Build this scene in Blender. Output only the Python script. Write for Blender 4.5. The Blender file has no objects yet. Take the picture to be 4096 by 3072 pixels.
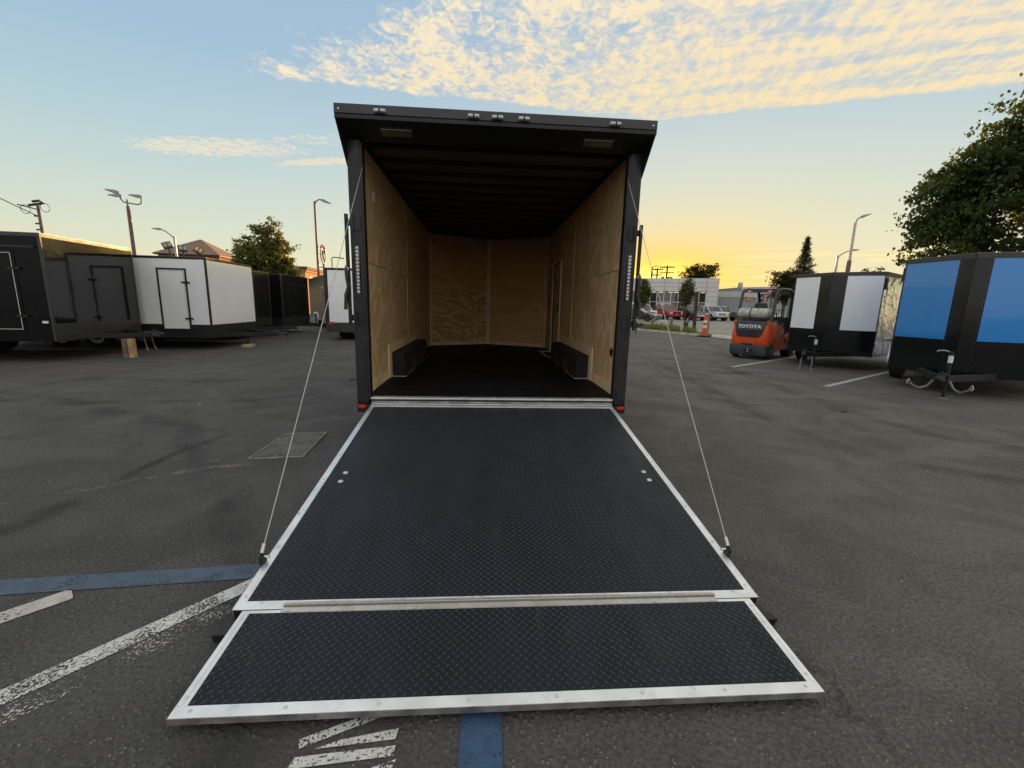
import bpy, bmesh, math, random
import numpy as np
from math import sin, cos, pi, radians, sqrt, atan2, hypot
from mathutils import Matrix, Vector

# ------------------------------------------------------------------ camera, sky, sun, exposure
S = bpy.context.scene
COL = S.collection
cam = bpy.data.objects.new('camera', bpy.data.cameras.new('camera'))
COL.objects.link(cam)
S.camera = cam
cam.data.sensor_width = 36.0
cam.data.lens = 36.0 * 1707.0 / 4096.0
cam.data.clip_start = 0.05
cam.data.clip_end = 2000.0
cam.location = (-0.1199, -4.0414, 1.388)
cam.rotation_mode = 'QUATERNION'
cam.rotation_quaternion = (Matrix.Rotation(-0.0717, 4, 'Z') @ Matrix.Rotation(pi / 2 - 0.1835, 4, 'X')
                           @ Matrix.Rotation(0.0246, 4, 'Z')).to_quaternion()

SUN_AZ, SUN_EL = radians(23.0), radians(3.0)
SKY_STRENGTH = 0.10
S.view_settings.view_transform = 'Standard'
S.view_settings.look = 'None'
S.view_settings.gamma = 1.0
S.view_settings.use_curve_mapping = False
S.view_settings.exposure = 4.02
S.cycles.max_bounces = 9
S.cycles.diffuse_bounces = 8
S.cycles.glossy_bounces = 3
S.cycles.transparent_max_bounces = 12
S.cycles.caustics_reflective = False
S.cycles.caustics_refractive = False

sun_data = bpy.data.lights.new('sun', 'SUN')
sun_data.energy = 0.5
sun_data.angle = radians(0.6)
sun_data.color = (1.0, 0.56, 0.22)
sun = bpy.data.objects.new('sun', sun_data)
COL.objects.link(sun)
SUN_DIR = Vector((sin(SUN_AZ) * cos(SUN_EL), cos(SUN_AZ) * cos(SUN_EL), sin(SUN_EL)))
sun.rotation_mode = 'QUATERNION'
sun.rotation_quaternion = SUN_DIR.to_track_quat('Z', 'Y')


class G:
    """small helper to write node graphs as expressions"""
    def __init__(self, tree):
        self.t = tree

    def n(self, kind, **kw):
        x = self.t.nodes.new(kind)
        for k, v in kw.items():
            setattr(x, k, v)
        return x

    def put(self, sock, v):
        if v is None:
            return
        if isinstance(v, bpy.types.NodeSocket):
            self.t.links.new(v, sock)
        elif isinstance(v, (tuple, list)) and sock.type == 'RGBA' and len(v) == 3:
            sock.default_value = (*v, 1.0)
        else:
            sock.default_value = v

    def m(self, op, a, b=None, c=None, clamp=False):
        x = self.n('ShaderNodeMath', operation=op, use_clamp=clamp)
        self.put(x.inputs[0], a); self.put(x.inputs[1], b); self.put(x.inputs[2], c)
        return x.outputs[0]

    def sm(self, v, lo, hi, a=0.0, b=1.0):
        x = self.n('ShaderNodeMapRange', interpolation_type='SMOOTHSTEP')
        self.put(x.inputs['Value'], v)
        x.inputs['From Min'].default_value = lo; x.inputs['From Max'].default_value = hi
        x.inputs['To Min'].default_value = a; x.inputs['To Max'].default_value = b
        return x.outputs[0]

    def mix(self, f, a, b, blend='MIX'):
        x = self.n('ShaderNodeMix', data_type='RGBA', blend_type=blend)
        self.put(x.inputs[0], f); self.put(x.inputs[6], a); self.put(x.inputs[7], b)
        return x.outputs[2]

    def ramp(self, f, stops, interp='LINEAR'):
        x = self.n('ShaderNodeValToRGB')
        x.color_ramp.interpolation = interp
        el = x.color_ramp.elements
        while len(el) < len(stops):
            el.new(0.5)
        for e, (p, col) in zip(el, stops):
            e.position = p
            e.color = (*col, 1.0) if len(col) == 3 else col
        self.put(x.inputs[0], f)
        return x.outputs[0]

    def xyz(self, x, y, z=0.0):
        k = self.n('ShaderNodeCombineXYZ')
        self.put(k.inputs[0], x); self.put(k.inputs[1], y); self.put(k.inputs[2], z)
        return k.outputs[0]

    def sep(self, v):
        k = self.n('ShaderNodeSeparateXYZ'); self.put(k.inputs[0], v)
        return k.outputs[0], k.outputs[1], k.outputs[2]

    def noise(self, vec, scale, detail=4.0, rough=0.5, dist=0.0):
        k = self.n('ShaderNodeTexNoise')
        self.put(k.inputs['Vector'], vec)
        k.inputs['Scale'].default_value = scale; k.inputs['Detail'].default_value = detail
        k.inputs['Roughness'].default_value = rough; k.inputs['Distortion'].default_value = dist
        return k.outputs['Fac']

    def voro(self, vec, scale, feature='F1'):
        k = self.n('ShaderNodeTexVoronoi', feature=feature)
        self.put(k.inputs['Vector'], vec); k.inputs['Scale'].default_value = scale
        return k.outputs['Distance']

    def vmul(self, v, s):
        k = self.n('ShaderNodeVectorMath', operation='MULTIPLY')
        self.put(k.inputs[0], v); k.inputs[1].default_value = s
        return k.outputs[0]

    def bump(self, h, strength, dist=0.01, normal=None):
        k = self.n('ShaderNodeBump')
        k.inputs['Strength'].default_value = strength; k.inputs['Distance'].default_value = dist
        self.put(k.inputs['Height'], h)
        self.put(k.inputs['Normal'], normal)
        return k.outputs[0]


def build_world():
    w = bpy.data.worlds.new('World'); S.world = w; w.use_nodes = True
    g = G(w.node_tree)
    bg = w.node_tree.nodes['Background']
    sky = g.n('ShaderNodeTexSky', sky_type='NISHITA')
    sky.sun_disc = False; sky.sun_elevation = SUN_EL; sky.sun_rotation = SUN_AZ
    sky.air_density = 1.0; sky.dust_density = 1.2; sky.ozone_density = 2.0
    # the phone compressed the bright sunset: the same soft shoulder for the whole sky
    soft = g.n('ShaderNodeVectorMath', operation='DIVIDE')
    k1 = g.n('ShaderNodeVectorMath', operation='SCALE'); g.put(k1.inputs[0], sky.outputs[0]); k1.inputs['Scale'].default_value = 0.55
    k2 = g.n('ShaderNodeVectorMath', operation='ADD'); g.put(k2.inputs[0], k1.outputs[0]); k2.inputs[1].default_value = (1.0, 1.0, 1.0)
    g.put(soft.inputs[0], k1.outputs[0]); g.put(soft.inputs[1], k2.outputs[0])
    d = g.n('ShaderNodeTexCoord').outputs['Generated']
    x, y, z = g.sep(d)
    el = g.m('MULTIPLY', g.m('ARCSINE', g.m('MAXIMUM', z, 0.0)), 2 / pi)
    base = g.ramp(el, [(0.0, (0.563, 0.478, 0.298)), (0.045, (0.485, 0.478, 0.337)), (0.105, (0.392, 0.446, 0.383)),
                       (0.18, (0.290, 0.392, 0.423)), (0.27, (0.223, 0.325, 0.423)), (0.38, (0.203, 0.305, 0.411)), (1.0, (0.227, 0.313, 0.415))])
    fill_sky = g.ramp(el, [(0.0, (0.56, 0.57, 0.62)), (0.06, (0.64, 0.63, 0.66)), (0.16, (0.58, 0.61, 0.68)), (0.38, (0.38, 0.47, 0.59)), (1.0, (0.29, 0.40, 0.53))])  # unseen sky opposite the sun, brightened to light white panels and plywood
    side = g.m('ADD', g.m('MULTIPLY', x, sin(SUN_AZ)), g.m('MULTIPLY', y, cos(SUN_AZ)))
    base = g.mix(g.sm(side, 0.25, -0.65), base, fill_sky)
    col = g.mix(0.85, soft.outputs[0], base)
    # glow round the sun, wider along the horizon
    dx = g.m('SUBTRACT', x, SUN_DIR.x); dy = g.m('SUBTRACT', y, SUN_DIR.y); dz = g.m('SUBTRACT', z, SUN_DIR.z)
    e2 = g.m('ADD', g.m('MULTIPLY', g.m('ADD', g.m('MULTIPLY', dx, dx), g.m('MULTIPLY', dy, dy)), 0.45),
             g.m('MULTIPLY', g.m('MULTIPLY', dz, dz), 2.0))
    def gauss(s):
        return g.m('EXPONENT', g.m('MULTIPLY', e2, -1.0 / (s * s)))
    col = g.mix(g.m('MULTIPLY', gauss(0.40), 0.45), col, (0.600, 0.490, 0.240))
    col = g.mix(g.m('MULTIPLY', gauss(0.155), 0.90), col, (0.680, 0.435, 0.092))
    col = g.mix(g.m('MULTIPLY', gauss(0.075), 0.92), col, (0.95, 0.54, 0.035))
    col = g.mix(g.m('MULTIPLY', gauss(0.038), 1.0), col, (2.4, 1.5, 0.30))
    # ---- clouds on a high flat layer
    zz = g.m('MAXIMUM', z, 0.02)
    px = g.m('DIVIDE', x, zz); py = g.m('DIVIDE', y, zz)
    P = g.xyz(px, py, 0.0)
    warp = g.m('SUBTRACT', g.noise(P, 2.2, 2.0, 0.6), 0.5)
    warp2 = g.m('SUBTRACT', g.noise(g.xyz(px, py, 3.7), 5.0, 2.0, 0.6), 0.5)
    s1 = g.m('ADD', g.m('ADD', py, g.m('MULTIPLY', px, 0.66)), -1.36)
    s1 = g.m('ADD', s1, g.m('ADD', g.m('MULTIPLY', warp, 0.55), g.m('MULTIPLY', warp2, 0.25)))
    lowA = g.m('SUBTRACT', 2.90, g.m('MULTIPLY', px, 0.39))
    lowB = g.m('ADD', 2.44, g.m('MULTIPLY', px, 0.12))
    s2 = g.m('SUBTRACT', g.m('MINIMUM', lowA, lowB), py)
    s2 = g.m('ADD', s2, g.m('MULTIPLY', warp, 0.16))
    mask = g.m('MULTIPLY', g.sm(s1, -0.12, 0.30), g.sm(s2, -0.02, 0.12))
    # unseen cloud deck added overhead and behind to light camera-facing panels
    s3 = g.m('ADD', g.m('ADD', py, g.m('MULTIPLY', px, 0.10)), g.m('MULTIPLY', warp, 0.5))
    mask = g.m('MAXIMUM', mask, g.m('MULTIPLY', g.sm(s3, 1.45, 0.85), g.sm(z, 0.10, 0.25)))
    # along / across the bands
    al = g.m('SUBTRACT', g.m('MULTIPLY', px, 0.93), g.m('MULTIPLY', py, 0.36))
    ac = g.m('ADD', g.m('MULTIPLY', px, 0.36), g.m('MULTIPLY', py, 0.93))
    cells = g.noise(g.xyz(g.m('MULTIPLY', px, 1.0), g.m('MULTIPLY', py, 0.8), 1.3), 25.0, 2.0, 0.62, 0.7)
    clump = g.noise(g.xyz(px, py, 8.1), 5.5, 1.0, 0.55)
    bands = g.noise(g.xyz(g.m('MULTIPLY', al, 0.5), g.m('MULTIPLY', ac, 3.2), 0.4), 3.0, 3.0, 0.6, 0.3)
    ripple = g.noise(g.xyz(g.m('MULTIPLY', al, 2.6), g.m('MULTIPLY', ac, 1.0), 5.0), 9.0, 1.5, 0.55, 0.4)
    right = g.sm(px, 0.1, 1.5)
    tex_l = g.m('ADD', g.m('MULTIPLY', cells, 0.62), g.m('MULTIPLY', clump, 0.38))
    tex_r = g.m('ADD', g.m('MULTIPLY', bands, 0.60), g.m('ADD', g.m('MULTIPLY', ripple, 0.25), g.m('MULTIPLY', cells, 0.15)))
    tmix = g.n('ShaderNodeMix', data_type='FLOAT'); g.put(tmix.inputs[0], right); g.put(tmix.inputs[2], tex_l); g.put(tmix.inputs[3], tex_r)
    tex = tmix.outputs[0]
    cov = g.m('ADD', tex, g.m('ADD', g.m('MULTIPLY', g.m('SUBTRACT', mask, 1.0), 0.45), g.m('MULTIPLY', right, 0.05)))
    dens = g.m('MULTIPLY', g.sm(cov, 0.33, 0.60), g.sm(mask, 0.02, 0.30))
    # small patches on the left
    def patch(cx, cy, rx, ry, tilt):
        ux = g.m('SUBTRACT', px, cx)
        uy = g.m('SUBTRACT', g.m('SUBTRACT', py, cy), g.m('MULTIPLY', ux, tilt))
        q = g.m('ADD', g.m('POWER', g.m('ABSOLUTE', g.m('DIVIDE', ux, rx)), 2.0), g.m('POWER', g.m('ABSOLUTE', g.m('DIVIDE', uy, ry)), 2.0))
        return g.sm(g.m('SUBTRACT', 1.0, g.m('ADD', q, g.m('MULTIPLY', warp2, 0.9))), 0.0, 0.9)
    small = g.noise(g.xyz(px, g.m('MULTIPLY', py, 1.5), 2.2), 15.0, 2.0, 0.6, 0.5)
    pm = g.m('MAXIMUM', patch(-1.85, 3.27, 0.80, 0.24, -0.10), g.m('MULTIPLY', patch(-1.15, 3.46, 0.52, 0.10, -0.30), 1.3))
    pm = g.m('MAXIMUM', pm, g.m('MULTIPLY', patch(-1.0, 3.02, 0.45, 0.12, -0.10), 0.55))
    dens = g.m('MAXIMUM', dens, g.m('MULTIPLY', g.sm(g.m('ADD', small, g.m('MULTIPLY', pm, 0.30)), 0.58, 0.84), g.sm(pm, 0.0, 0.4)))
    # thin streaks low over the horizon
    az = g.m('ARCTAN2', x, y)
    st = g.noise(g.xyz(g.m('MULTIPLY', az, 2.6), g.m('MULTIPLY', z, 46.0), 0.7), 2.0, 3.0, 0.55, 0.4)
    stm = g.m('MULTIPLY', g.sm(z, 0.045, 0.065), g.sm(z, 0.135, 0.10))
    stm = g.m('MULTIPLY', stm, g.sm(az, 0.45, 0.62))
    stm = g.m('ADD', stm, g.m('MULTIPLY', g.sm(z, 0.062, 0.045), 0.55))
    streak = g.m('MULTIPLY', g.sm(st, 0.49, 0.60), stm)
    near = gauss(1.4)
    lit = g.mix(near, (0.90, 0.87, 0.80), (0.590, 0.450, 0.225))  # far colour set brighter and whiter, so the unseen clouds light the lot
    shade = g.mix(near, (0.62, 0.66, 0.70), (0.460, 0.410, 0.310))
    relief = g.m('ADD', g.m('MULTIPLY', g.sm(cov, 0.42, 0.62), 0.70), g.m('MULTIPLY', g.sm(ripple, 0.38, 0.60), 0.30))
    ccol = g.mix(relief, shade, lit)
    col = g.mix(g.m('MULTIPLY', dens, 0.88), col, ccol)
    col = g.mix(g.m('MULTIPLY', streak, 0.75), col, (0.827, 0.574, 0.226))
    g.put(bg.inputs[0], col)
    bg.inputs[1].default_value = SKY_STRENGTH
    w.cycles.sampling_method = 'MANUAL'
    w.cycles.sample_map_resolution = 256


build_world()

# ------------------------------------------------------------------ mesh and object helpers
RNG = random.Random(7)


class MB:
    def __init__(self):
        self.v = []; self.f = []

    def add(self, vs, fs):
        o = len(self.v)
        self.v.extend([tuple(p) for p in vs])
        self.f.extend([tuple(i + o for i in q) for q in fs])
        return self

    def box(self, x0, x1, y0, y1, z0, z1):
        vs = [(x0, y0, z0), (x1, y0, z0), (x1, y1, z0), (x0, y1, z0), (x0, y0, z1), (x1, y0, z1), (x1, y1, z1), (x0, y1, z1)]
        return self.add(vs, [(0, 3, 2, 1), (4, 5, 6, 7), (0, 1, 5, 4), (1, 2, 6, 5), (2, 3, 7, 6), (3, 0, 4, 7)])

    def obox(self, c, size, M=None):
        a, b, h = size[0] / 2, size[1] / 2, size[2] / 2
        M = M or Matrix.Identity(3)
        vs = [Vector(c) + M @ Vector(p) for p in
              [(-a, -b, -h), (a, -b, -h), (a, b, -h), (-a, b, -h), (-a, -b, h), (a, -b, h), (a, b, h), (-a, b, h)]]
        return self.add(vs, [(0, 3, 2, 1), (4, 5, 6, 7), (0, 1, 5, 4), (1, 2, 6, 5), (2, 3, 7, 6), (3, 0, 4, 7)])

    def prism(self, poly, a, b, plane='xy'):
        """poly: 2D points (counter-clockwise); a, b: extent along the third axis"""
        n = len(poly)
        def P(p, t):
            return {'xy': (p[0], p[1], t), 'xz': (p[0], t, p[1]), 'yz': (t, p[0], p[1])}[plane]
        vs = [P(p, a) for p in poly] + [P(p, b) for p in poly]
        fs = [tuple(range(n - 1, -1, -1)), tuple(range(n, 2 * n))]
        fs += [(i, (i + 1) % n, n + (i + 1) % n, n + i) for i in range(n)]
        if plane == 'xz':
            fs = [tuple(reversed(q)) for q in fs]
        return self.add(vs, fs)

    def hull(self, bottom, top):
        """loft between two rings of equal length (3D points)"""
        n = len(bottom)
        fs = [tuple(range(n - 1, -1, -1)), tuple(range(n, 2 * n))]
        fs += [(i, (i + 1) % n, n + (i + 1) % n, n + i) for i in range(n)]
        return self.add(list(bottom) + list(top), fs)

    def rings(self, rr, caps=True):
        n = len(rr[0]); fs = []
        for k in range(len(rr) - 1):
            fs += [(k * n + i, k * n + (i + 1) % n, (k + 1) * n + (i + 1) % n, (k + 1) * n + i) for i in range(n)]
        if caps:
            fs.append(tuple(range(n - 1, -1, -1)))
            o = (len(rr) - 1) * n
            fs.append(tuple(range(o, o + n)))
        return self.add([p for r in rr for p in r], fs)

    def tube(self, pts, r, n=8):
        pts = [Vector(p) for p in pts]
        rs = r if isinstance(r, (list, tuple)) else [r] * len(pts)
        T = []
        for i in range(len(pts)):
            t = (pts[min(i + 1, len(pts) - 1)] - pts[max(i - 1, 0)])
            T.append(t.normalized() if t.length > 1e-9 else Vector((0, 0, 1)))
        up = Vector((0, 0, 1)) if abs(T[0].z) < 0.9 else Vector((1, 0, 0))
        a = T[0].cross(up).normalized()
        rr = []
        for p, t, rad in zip(pts, T, rs):
            a = (a - t * a.dot(t))
            a = a.normalized() if a.length > 1e-6 else t.orthogonal().normalized()
            b = t.cross(a)
            rr.append([p + (a * cos(2 * pi * k / n) + b * sin(2 * pi * k / n)) * rad for k in range(n)])
        return self.rings(rr)

    def cyl(self, p0, p1, r0, r1=None, n=14):
        return self.tube([p0, p1], [r0, r0 if r1 is None else r1], n)

    def torus(self, c, R, r, axis, nR=16, nr=6, sx=1.0):
        M = Vector(axis).normalized().to_track_quat('Z', 'Y').to_matrix()
        vs = []; fs = []
        for i in range(nR):
            A = 2 * pi * i / nR
            for j in range(nr):
                B = 2 * pi * j / nr
                vs.append(Vector(c) + M @ Vector(((R + r * cos(B)) * cos(A) * sx, (R + r * cos(B)) * sin(A), r * sin(B))))
        for i in range(nR):
            for j in range(nr):
                fs.append((i * nr + j, ((i + 1) % nR) * nr + j, ((i + 1) % nR) * nr + (j + 1) % nr, i * nr + (j + 1) % nr))
        return self.add(vs, fs)

    def ball(self, c, r, n=10, m=6, s=(1, 1, 1)):
        rr = []
        for k in range(1, m):
            t = pi * k / m
            rr.append([(c[0] + r * s[0] * sin(t) * cos(2 * pi * i / n), c[1] + r * s[1] * sin(t) * sin(2 * pi * i / n), c[2] - r * s[2] * cos(t)) for i in range(n)])
        return self.rings(rr)

    def mesh(self, name):
        me = bpy.data.meshes.new(name)
        me.from_pydata(self.v, [], self.f)
        return me

    def obj(self, name, mat, parent=None, smooth=None, bevel=0.0, seg=2):
        o = link(name, self.mesh(name), mat, parent, smooth)
        if bevel:
            md = o.modifiers.new('bevel', 'BEVEL'); md.width = bevel; md.segments = seg; md.limit_method = 'ANGLE'
            md.angle_limit = radians(30)
        return o


def link(name, me, mat, parent=None, smooth=None):
    if mat is not None and not me.materials:
        me.materials.append(mat)
    if smooth:
        me.shade_smooth()
        if smooth < 180:
            me.set_sharp_from_angle(angle=radians(smooth))
    o = bpy.data.objects.new(name, me)
    COL.objects.link(o)
    o.parent = parent
    return o


def tag(o, label, cat, group=None):
    o['label'] = label; o['category'] = cat
    if group:
        o['group'] = group
    return o


def thing(name, label, cat, loc=(0, 0, 0), rz=0.0, group=None):
    o = bpy.data.objects.new(name, None)
    o.empty_display_size = 0.2
    COL.objects.link(o)
    o.location = loc; o.rotation_euler = (0, 0, rz)
    return tag(o, label, cat, group)


def struct(o):
    o['kind'] = 'structure'
    return o


def place(name, me, parent, loc, rot=(0, 0, 0), mat=None):
    """another object on shared mesh data"""
    o = link(name, me, mat, parent)
    o.location = loc; o.rotation_euler = rot
    return o


# ------------------------------------------------------------------ materials
MATS = {}


def mat(name, col, rough=0.5, metal=0.0, spec=0.5, coat=0.0, vary=0.0, vscale=3.0, bump=0.0, bscale=60.0, bdist=0.004, rvary=0.0, dirt=None, stretch=None, trans=0.0):
    if name in MATS:
        return MATS[name]
    m = bpy.data.materials.new(name); m.use_nodes = True
    g = G(m.node_tree); b = m.node_tree.nodes['Principled BSDF']
    b.inputs['Metallic'].default_value = metal
    b.inputs['Specular IOR Level'].default_value = spec
    b.inputs['Coat Weight'].default_value = coat
    b.inputs['Coat Roughness'].default_value = 0.04
    b.inputs['Roughness'].default_value = rough
    c = col
    vec = g.n('ShaderNodeTexCoord').outputs['Object']
    if stretch:
        vec = g.vmul(vec, stretch)
    if vary:
        f = g.noise(vec, vscale, 5.0, 0.6)
        c = g.mix(g.sm(f, 0.3, 0.7), tuple(k * (1 - vary) for k in col), tuple(min(1.0, k * (1 + vary)) for k in col))
    if dirt:
        f = g.noise(g.xyz(*g.sep(vec)), vscale * 2.3, 6.0, 0.7)
        c = g.mix(g.sm(f, 0.55, 0.78, 0.0, dirt[3]), c, dirt[:3])
    g.put(b.inputs['Base Color'], c)
    if rvary:
        f = g.noise(vec, vscale * 1.7, 5.0, 0.65)
        g.put(b.inputs['Roughness'], g.sm(f, 0.25, 0.75, max(0.02, rough - rvary), min(1.0, rough + rvary)))
    if bump:
        g.put(b.inputs['Normal'], g.bump(g.noise(vec, bscale, 4.0, 0.6), bump, bdist))
    MATS[name] = m
    return m


def m_asphalt(name, dark, light, warm):
    m = bpy.data.materials.new(name); m.use_nodes = True
    g = G(m.node_tree); b = m.node_tree.nodes['Principled BSDF']
    vec = g.n('ShaderNodeTexCoord').outputs['Object']
    x, y, z = g.sep(vec)
    big = g.noise(vec, 0.22, 5.0, 0.62, 0.6)
    mid = g.noise(vec, 1.3, 6.0, 0.66, 0.8)
    streak = g.noise(g.xyz(g.m('MULTIPLY', x, 0.35), g.m('MULTIPLY', y, 1.3), 0.0), 0.9, 5.0, 0.65, 1.2)
    fine = g.noise(vec, 55.0, 3.0, 0.7)
    grit = g.noise(vec, 150.0, 2.0, 0.6)
    stones = g.voro(vec, 42.0)
    specks = g.voro(g.xyz(x, y, 4.0), 9.0)
    c = g.mix(g.sm(big, 0.33, 0.68), dark, light)
    # the drive lane to the right of the trailer is drier and browner, more worn
    lane = g.sm(g.m('ADD', g.m('ADD', x, g.m('MULTIPLY', y, 0.12)), g.m('MULTIPLY', mid, 1.2)), 0.8, 3.6)
    c = g.mix(g.m('MULTIPLY', lane, 0.85), c, warm)
    c = g.mix(g.sm(mid, 0.35, 0.72, 0.0, 0.5), c, tuple(k * 0.62 for k in dark))
    c = g.mix(g.sm(streak, 0.60, 0.74, 0.0, 0.42), c, tuple(min(1, k * 1.9) for k in light))
    c = g.mix(g.sm(streak, 0.36, 0.26, 0.0, 0.6), c, tuple(k * 0.55 for k in dark))
    c = g.mix(g.sm(fine, 0.38, 0.62, 0.48, 0.0), c, (0.018, 0.018, 0.018))
    c = g.mix(g.m('MULTIPLY', g.sm(stones, 0.30, 0.14), g.sm(grit, 0.46, 0.60, 0.0, 0.75)), c, (0.27, 0.245, 0.21))
    c = g.mix(g.m('MULTIPLY', g.sm(specks, 0.045, 0.02), 0.7), c, (0.42, 0.39, 0.34))
    # tyre scuffs: long soft dark arcs
    dx = g.m('ADD', x, 9.0); dy = g.m('ADD', y, 6.5)
    rad = g.m('SQRT', g.m('ADD', g.m('MULTIPLY', dx, dx), g.m('MULTIPLY', dy, dy)))
    arc = g.m('ABSOLUTE', g.m('SUBTRACT', rad, g.m('ADD', 7.3, g.m('MULTIPLY', g.m('SUBTRACT', big, 0.5), 1.6))))
    arc2 = g.m('ABSOLUTE', g.m('SUBTRACT', rad, g.m('ADD', 8.9, g.m('MULTIPLY', g.m('SUBTRACT', big, 0.5), 1.6))))
    sc = g.m('MULTIPLY', g.sm(g.m('MINIMUM', arc, arc2), 0.20, 0.02), g.sm(mid, 0.35, 0.6, 0.25, 0.8))
    c = g.mix(g.m('MULTIPLY', sc, 0.75), c, (0.024, 0.024, 0.024))
    crack = g.voro(g.xyz(g.m('ADD', x, g.m('MULTIPLY', mid, 0.9)), g.m('ADD', y, g.m('MULTIPLY', fine, 0.05)), 0.0), 0.34, 'DISTANCE_TO_EDGE')
    ck = g.m('MULTIPLY', g.sm(crack, 0.008, 0.002), g.sm(big, 0.60, 0.70))
    c = g.mix(g.m('MULTIPLY', ck, 0.75), c, (0.010, 0.010, 0.010))
    g.put(b.inputs['Base Color'], c)
    g.put(b.inputs['Roughness'], g.sm(mid, 0.3, 0.7, 0.72, 0.92))
    b.inputs['Specular IOR Level'].default_value = 0.35
    h = g.m('ADD', g.m('MULTIPLY', fine, 0.6), g.m('ADD', g.m('MULTIPLY', g.sm(stones, 0.5, 0.1), 0.7), g.m('MULTIPLY', grit, 0.35)))
    h = g.m('SUBTRACT', h, g.m('MULTIPLY', ck, 2.0))
    g.put(b.inputs['Normal'], g.bump(h, 0.9, 0.008))
    MATS[name] = m
    return m


def m_paint(name, col, wear, seed):
    """old line paint: the chips are holes in the film, so the asphalt below shows"""
    m = bpy.data.materials.new(name); m.use_nodes = True
    g = G(m.node_tree); b = m.node_tree.nodes['Principled BSDF']
    x, y, z = g.sep(g.n('ShaderNodeTexCoord').outputs['Object'])
    v = g.xyz(x, y, seed)
    n1 = g.noise(v, 95.0, 3.0, 0.65); n2 = g.noise(v, 6.0, 4.0, 0.6)
    k = g.m('ADD', g.m('MULTIPLY', n1, 0.75), g.m('MULTIPLY', n2, 0.42))
    hold = g.sm(k, wear - 0.03, wear + 0.04)
    big = g.noise(v, 14.0, 5.0, 0.7)
    g.put(b.inputs['Base Color'], g.mix(g.sm(big, 0.3, 0.7), tuple(q * 0.68 for q in col), col))
    b.inputs['Roughness'].default_value = 0.75
    g.put(b.inputs['Alpha'], hold)
    g.put(b.inputs['Normal'], g.bump(n1, 0.5, 0.004))
    MATS[name] = m
    return m


def m_ply(name, axis, base, dark, figure):
    m = bpy.data.materials.new(name); m.use_nodes = True
    g = G(m.node_tree); b = m.node_tree.nodes['Principled BSDF']
    tc = g.n('ShaderNodeTexCoord').outputs['Object']
    oi = g.n('ShaderNodeObjectInfo').outputs['Random']
    x, y, z = g.sep(tc)
    r = g.m('MULTIPLY', oi, 37.0)
    long_, a = (z, g.m('ADD', x, y)) if axis == 'z' else (g.m('ADD', x, y), z)
    v = g.xyz(g.m('MULTIPLY', long_, 0.40 if axis == 'z' else 0.24), a, r)
    n = g.noise(v, 1.5, 3.0, 0.5, 0.5)
    band = g.m('PINGPONG', g.m('MULTIPLY', n, figure), 0.5)
    band = g.sm(band, 0.10, 0.36)
    fib = g.noise(g.xyz(g.m('MULTIPLY', long_, 3.0), g.m('MULTIPLY', a, 60.0), r), 3.0, 3.0, 0.6)
    cloud = g.noise(g.xyz(x, y, g.m('ADD', z, r)), 1.6, 4.0, 0.6)
    c = g.mix(g.m('MULTIPLY', band, 0.85), base, dark)
    c = g.mix(g.sm(cloud, 0.3, 0.7, 0.0, 0.30), c, tuple(k * 0.75 for k in dark))
    c = g.mix(g.sm(fib, 0.35, 0.7, 0.0, 0.30), c, tuple(k * 0.7 for k in dark))
    knot = g.voro(g.xyz(g.m('MULTIPLY', a, 1.0), g.m('MULTIPLY', long_, 0.7), r), 2.3)
    c = g.mix(g.sm(knot, 0.05, 0.02, 0.0, 0.8), c, (0.06, 0.03, 0.012))
    g.put(b.inputs['Base Color'], c)
    b.inputs['Roughness'].default_value = 0.62
    b.inputs['Specular IOR Level'].default_value = 0.3
    g.put(b.inputs['Normal'], g.bump(fib, 0.15, 0.002))
    MATS[name] = m
    return m


def m_leaf(name, a, b_, glow):
    m = bpy.data.materials.new(name); m.use_nodes = True
    nt = m.node_tree; g = G(nt); b = nt.nodes['Principled BSDF']
    tc = g.n('ShaderNodeTexCoord').outputs['Object']
    n1 = g.noise(tc, 1.4, 3.0, 0.6); n2 = g.noise(tc, 17.0, 2.0, 0.5)
    c = g.mix(g.sm(g.m('ADD', g.m('MULTIPLY', n1, 0.6), g.m('MULTIPLY', n2, 0.4)), 0.36, 0.64), a, b_)
    g.put(b.inputs['Base Color'], c)
    b.inputs['Roughness'].default_value = 0.5
    b.inputs['Specular IOR Level'].default_value = 0.35
    tr = g.n('ShaderNodeBsdfTranslucent'); tr.inputs[0].default_value = (*glow, 1)
    mx = g.n('ShaderNodeMixShader'); mx.inputs[0].default_value = 0.35
    nt.links.new(b.outputs[0], mx.inputs[1]); nt.links.new(tr.outputs[0], mx.inputs[2])
    nt.links.new(mx.outputs[0], nt.nodes['Material Output'].inputs[0])
    MATS[name] = m
    return m


def m_glass(name, tint=(0.02, 0.025, 0.03), rough=0.03):
    return mat(name, tint, rough, 0.0, 0.9, 0.3)


ASPH = m_asphalt('asphalt', (0.072, 0.068, 0.065), (0.104, 0.099, 0.093), (0.165, 0.151, 0.130))
ROAD = mat('street_asphalt', (0.24, 0.225, 0.195), 0.9, vary=0.2, vscale=0.4, bump=0.3, bscale=30)
CONC = mat('concrete', (0.42, 0.385, 0.32), 0.9, vary=0.25, vscale=1.2, bump=0.3, bscale=20)
KERB = mat('kerb_paint', (0.52, 0.50, 0.45), 0.85, vary=0.3, vscale=2.5, dirt=(0.15, 0.13, 0.10, 0.7))
WPAINT = m_paint('white_line_paint', (0.62, 0.61, 0.57), 0.52, 1.0)
WPAINT2 = m_paint('white_line_paint_worn', (0.66, 0.65, 0.61), 0.535, 2.0)
WPAINT3 = m_paint('white_line_paint_remains', (0.50, 0.48, 0.43), 0.66, 3.0)
WPAINT4 = m_paint('white_line_paint_solid', (0.54, 0.52, 0.47), 0.485, 4.0)
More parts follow.
